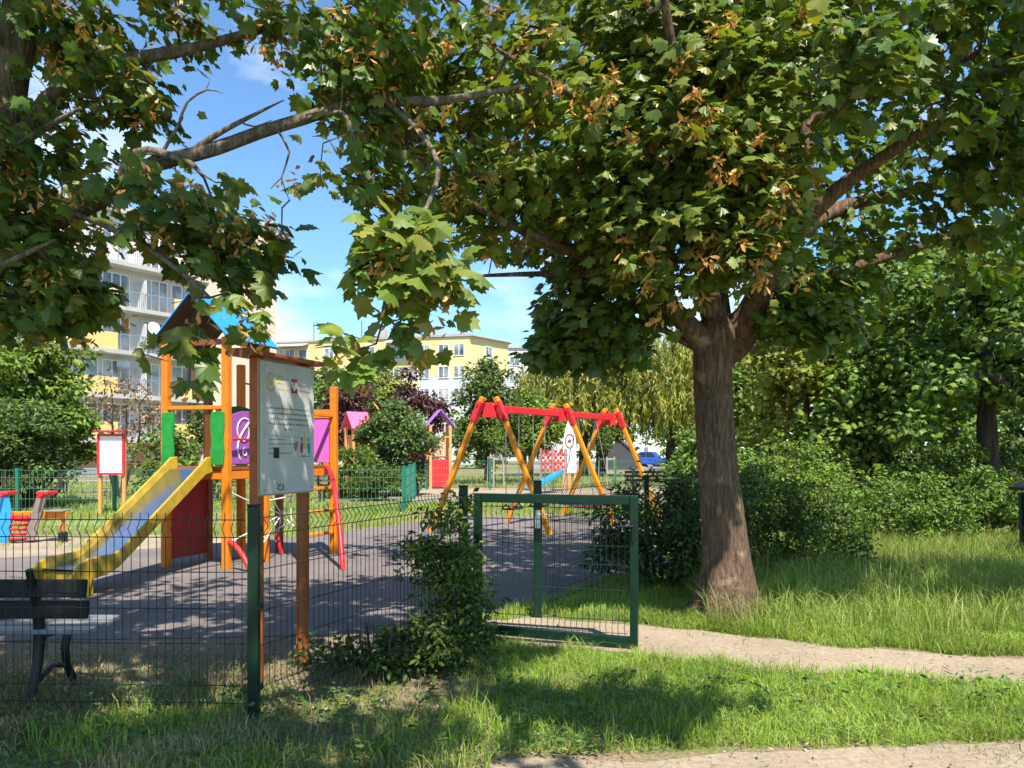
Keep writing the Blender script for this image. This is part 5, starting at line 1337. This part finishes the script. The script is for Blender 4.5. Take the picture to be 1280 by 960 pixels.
def a_right(x, y): return off_paths(x, y)*np.clip(.55+.6*patch(x, y, .9, -.5, .3, 3.0), 0, 1)*np.where(x < -.1, .3, 1)
def a_left(x, y):
    return off_paths(x, y)*(y < 5.4+.25*(x > -1.2))*patch(x, y, 1.5, -.25, .35, 7.0)*np.where((x > -1.6) & (x < -.15) & (y > 4.35), .3, 1)*np.clip(1.35-.45*np.abs(y-4.1), .15, 1)
def grass(name, parts, mats, label, cat='grass'):
    V, T, Mi = join(parts); o = np_obj(name, V, T, mats, None, Mi); tag(o, label, cat, kind='stuff'); print(name, len(T))
P_ = []
v, t = blades(90000, (-.4,5.6,4.0,7.3), .045, .13, .0030, a_right, 1.1, 1); P_.append((v, t, 0))
v, t = blades(6000, (-.4,5.6,4.0,6.0), .12, .24, .0030, lambda x, y: off_paths(x, y)*patch(x, y, 1.6, .05, .4, 11.0), .4, 4); P_.append((v, t, 0))
v, t = blades(52000, (-4.8,-.1,3.55,6.0), .04, .13, .0032, a_left, .55, 2); P_.append((v, t, 1))
v, t = blades(9000, (-4.0,-.1,3.55,4.6), .07, .18, .0034, lambda x, y: patch(x, y, 1.3, -.1, .35, 15.0), .5, 6); P_.append((v, t, 0))
v, t = blades(26000, (-4.8,-.1,3.55,6.0), .02, .06, .0028, lambda x, y: off_paths(x, y)*.8, 1.1, 3); P_.append((v, t, 1))
v, t = blades(16000, (-.1,1.9,7.0,9.5), .06, .16, .0035, lambda x, y: off_paths(x, y)*.8*~inpoly(x, y, PLAY), .5, 5); P_.append((v, t, 0))
v, t = blades(9000, (-.4,6.5,3.7,7.2), .02, .07, .0028, lambda x, y: (inpoly(x, y, PATH)|inpoly(x, y, FRONT))*patch(x, y, 2.6, .12, .5, 31.0), 1.2, 15); P_.append((v, t, 1))
grass('grass', P_, [M['grass'], M['grass_dry']], 'short green and straw coloured grass round the path, fence and gate')
P_ = []
def a_tall(x, y): return off_paths(x, y)*np.clip((y-6.15-.12*(x < 3))/.9, 0, 1)*(x > 1.75+.12*(y-7))
v, t = blades(62000, (1.7,9.5,6.2,13.0), .16, .46, .0042, a_tall, .6, 8); P_.append((v, t, 0))
v, t = blades(60000, (1.6,9.5,5.3,8.0), .05, .17, .0034, lambda x, y: off_paths(x, y)*(y > 6.0-.1*(x-2.0)), .85, 9); P_.append((v, t, 1))
v, t = blades(500, (2.0,9.0,7.2,11.5), .45, .72, .0030, a_tall, .5, 10); P_.append((v, t, 0))
grass('tall_grass', P_, [M['grass_tall'], M['grass']], 'tall seeding grass in front of the bushes at the right')
P_ = []
def a_lawn(x, y):
    out = ~inpoly(x, y, PLAY)
    return out*np.clip(.35+.7*patch(x, y, .35, -.4, .3, 21.0), 0, 1)*~((y < 14.6) & (x < -4.4))
v, t = blades(42000, (-15,8,13,24), .05, .16, .010, a_lawn, .6, 12); P_.append((v, t, 0))
v, t = blades(26000, (-22,14,20.5,48), .08, .26, .02, lambda x, y: ~((y > 23.2) & (y < 34.5) & (x > -6) & (x < 12))*.8, .6, 13); P_.append((v, t, 1))
v, t = blades(2600, (-14,-5.2,12.5,15), .05, .12, .008, lambda x, y: patch(x, y, .9, .0, .3, 25.0), .6, 14); P_.append((v, t, 0))
grass('lawn_grass', P_, [M['grass'], M['grass_tall']], 'sunlit lawn grass beyond the playground surface')
# broad leaved weeds at the front
wx = np.concatenate([rng.uniform(-3.2,.4,130), rng.uniform(.3,4.0,60)]); wy = np.concatenate([rng.uniform(3.65,5.0,130), rng.uniform(4.35,5.2,60)])
ok = off_paths(wx, wy); S = np.stack([wx, wy, rng.uniform(.03,.10,len(wx))], 1)[ok]
v, t = spray_leaves(S, np.zeros_like(S), 9, .050, .06, -.2, .4, OVAL_V, OVAL_T)
cx, cy = rng.uniform(-3.4,5.2,3000), rng.uniform(3.7,5.5,3000); ok = off_paths(cx, cy)&(vnoise(cx, cy, 1.1, 41.0) > .08); S2 = np.stack([cx, cy, rng.uniform(.03,.08,3000)], 1)[ok]
v2, t2 = spray_leaves(S2, np.zeros_like(S2), 5, .024, .03, -.1, .3, OVAL_V*np.array([1.4,1,1]), OVAL_T); v, t, _ = join([(v, t, 0), (v2, t2, 0)])
o = np_obj('weeds', v, t, leafmat('weed_leaf', [(.05,.10,.02),(.07,.13,.025),(.10,.15,.04)], .3, .5)); tag(o, 'broad leaved weeds and clover scattered in the front grass', 'weeds', kind='stuff')
# pebbles and clods on the trodden ground
n = 1500; x = np.concatenate([rng.uniform(-.4,6.5,1000), rng.uniform(-4,.5,500)]); y = np.concatenate([rng.uniform(3.7,7.2,1000), rng.uniform(4.4,6.6,500)]); ok = inpoly(x, y, PATH)|inpoly(x, y, FRONT)|(x < 0); x, y = x[ok], y[ok]; n = len(x)
ov_ = np.array([(1,0,0),(-1,0,0),(0,1,0),(0,-1,0),(0,0,.7),(0,0,-.7)]); ot_ = np.array([(0,2,4),(2,1,4),(1,3,4),(3,0,4),(2,0,5),(1,2,5),(3,1,5),(0,3,5)])
v, t = place(ov_, ot_, np.stack([x, y, np.full(n,.006)], 1), rng.normal(size=(n,3))*np.array([1,1,.2]), np.array([0,0,1.])+rng.normal(0,.3,(n,3)), .004+.016*rng.random(n)**3)
o = np_obj('pebbles', v, t, paint('pebble_stone', (.30,.26,.21), .9, .4, 9)); tag(o, 'small stones and clods on the dirt path and bare soil', 'pebbles', kind='stuff')
# dry litter on the bare soil
n = 4200; x = np.concatenate([rng.uniform(-4,.6,2600), rng.uniform(-6,4,1000), rng.uniform(.4,6,600)]); y = np.concatenate([rng.uniform(3.7,6.3,2600), rng.uniform(6.3,13,1000), rng.uniform(3.7,6.6,600)]); P = np.stack([x, y, rng.uniform(.012,.03,n)], 1)
a = rng.random(n)*6.283; d = np.stack([np.cos(a), np.sin(a), rng.normal(0,.15,n)], 1)
v, t = place(KITE_V*np.array([.6,1,1]), KITE_T, P, d, np.array([0,0,1.])+rng.normal(0,.25,(n,3)), rng.uniform(.012,.045,n))
o = np_obj('leaf_litter', v, t, leafmat('dry_litter', [(.20,.14,.08),(.28,.21,.13),(.14,.10,.06),(.34,.27,.18)], .1, .8)); tag(o, 'dry fallen leaves and bits on the bare soil by the fence', 'leaf litter', kind='stuff')
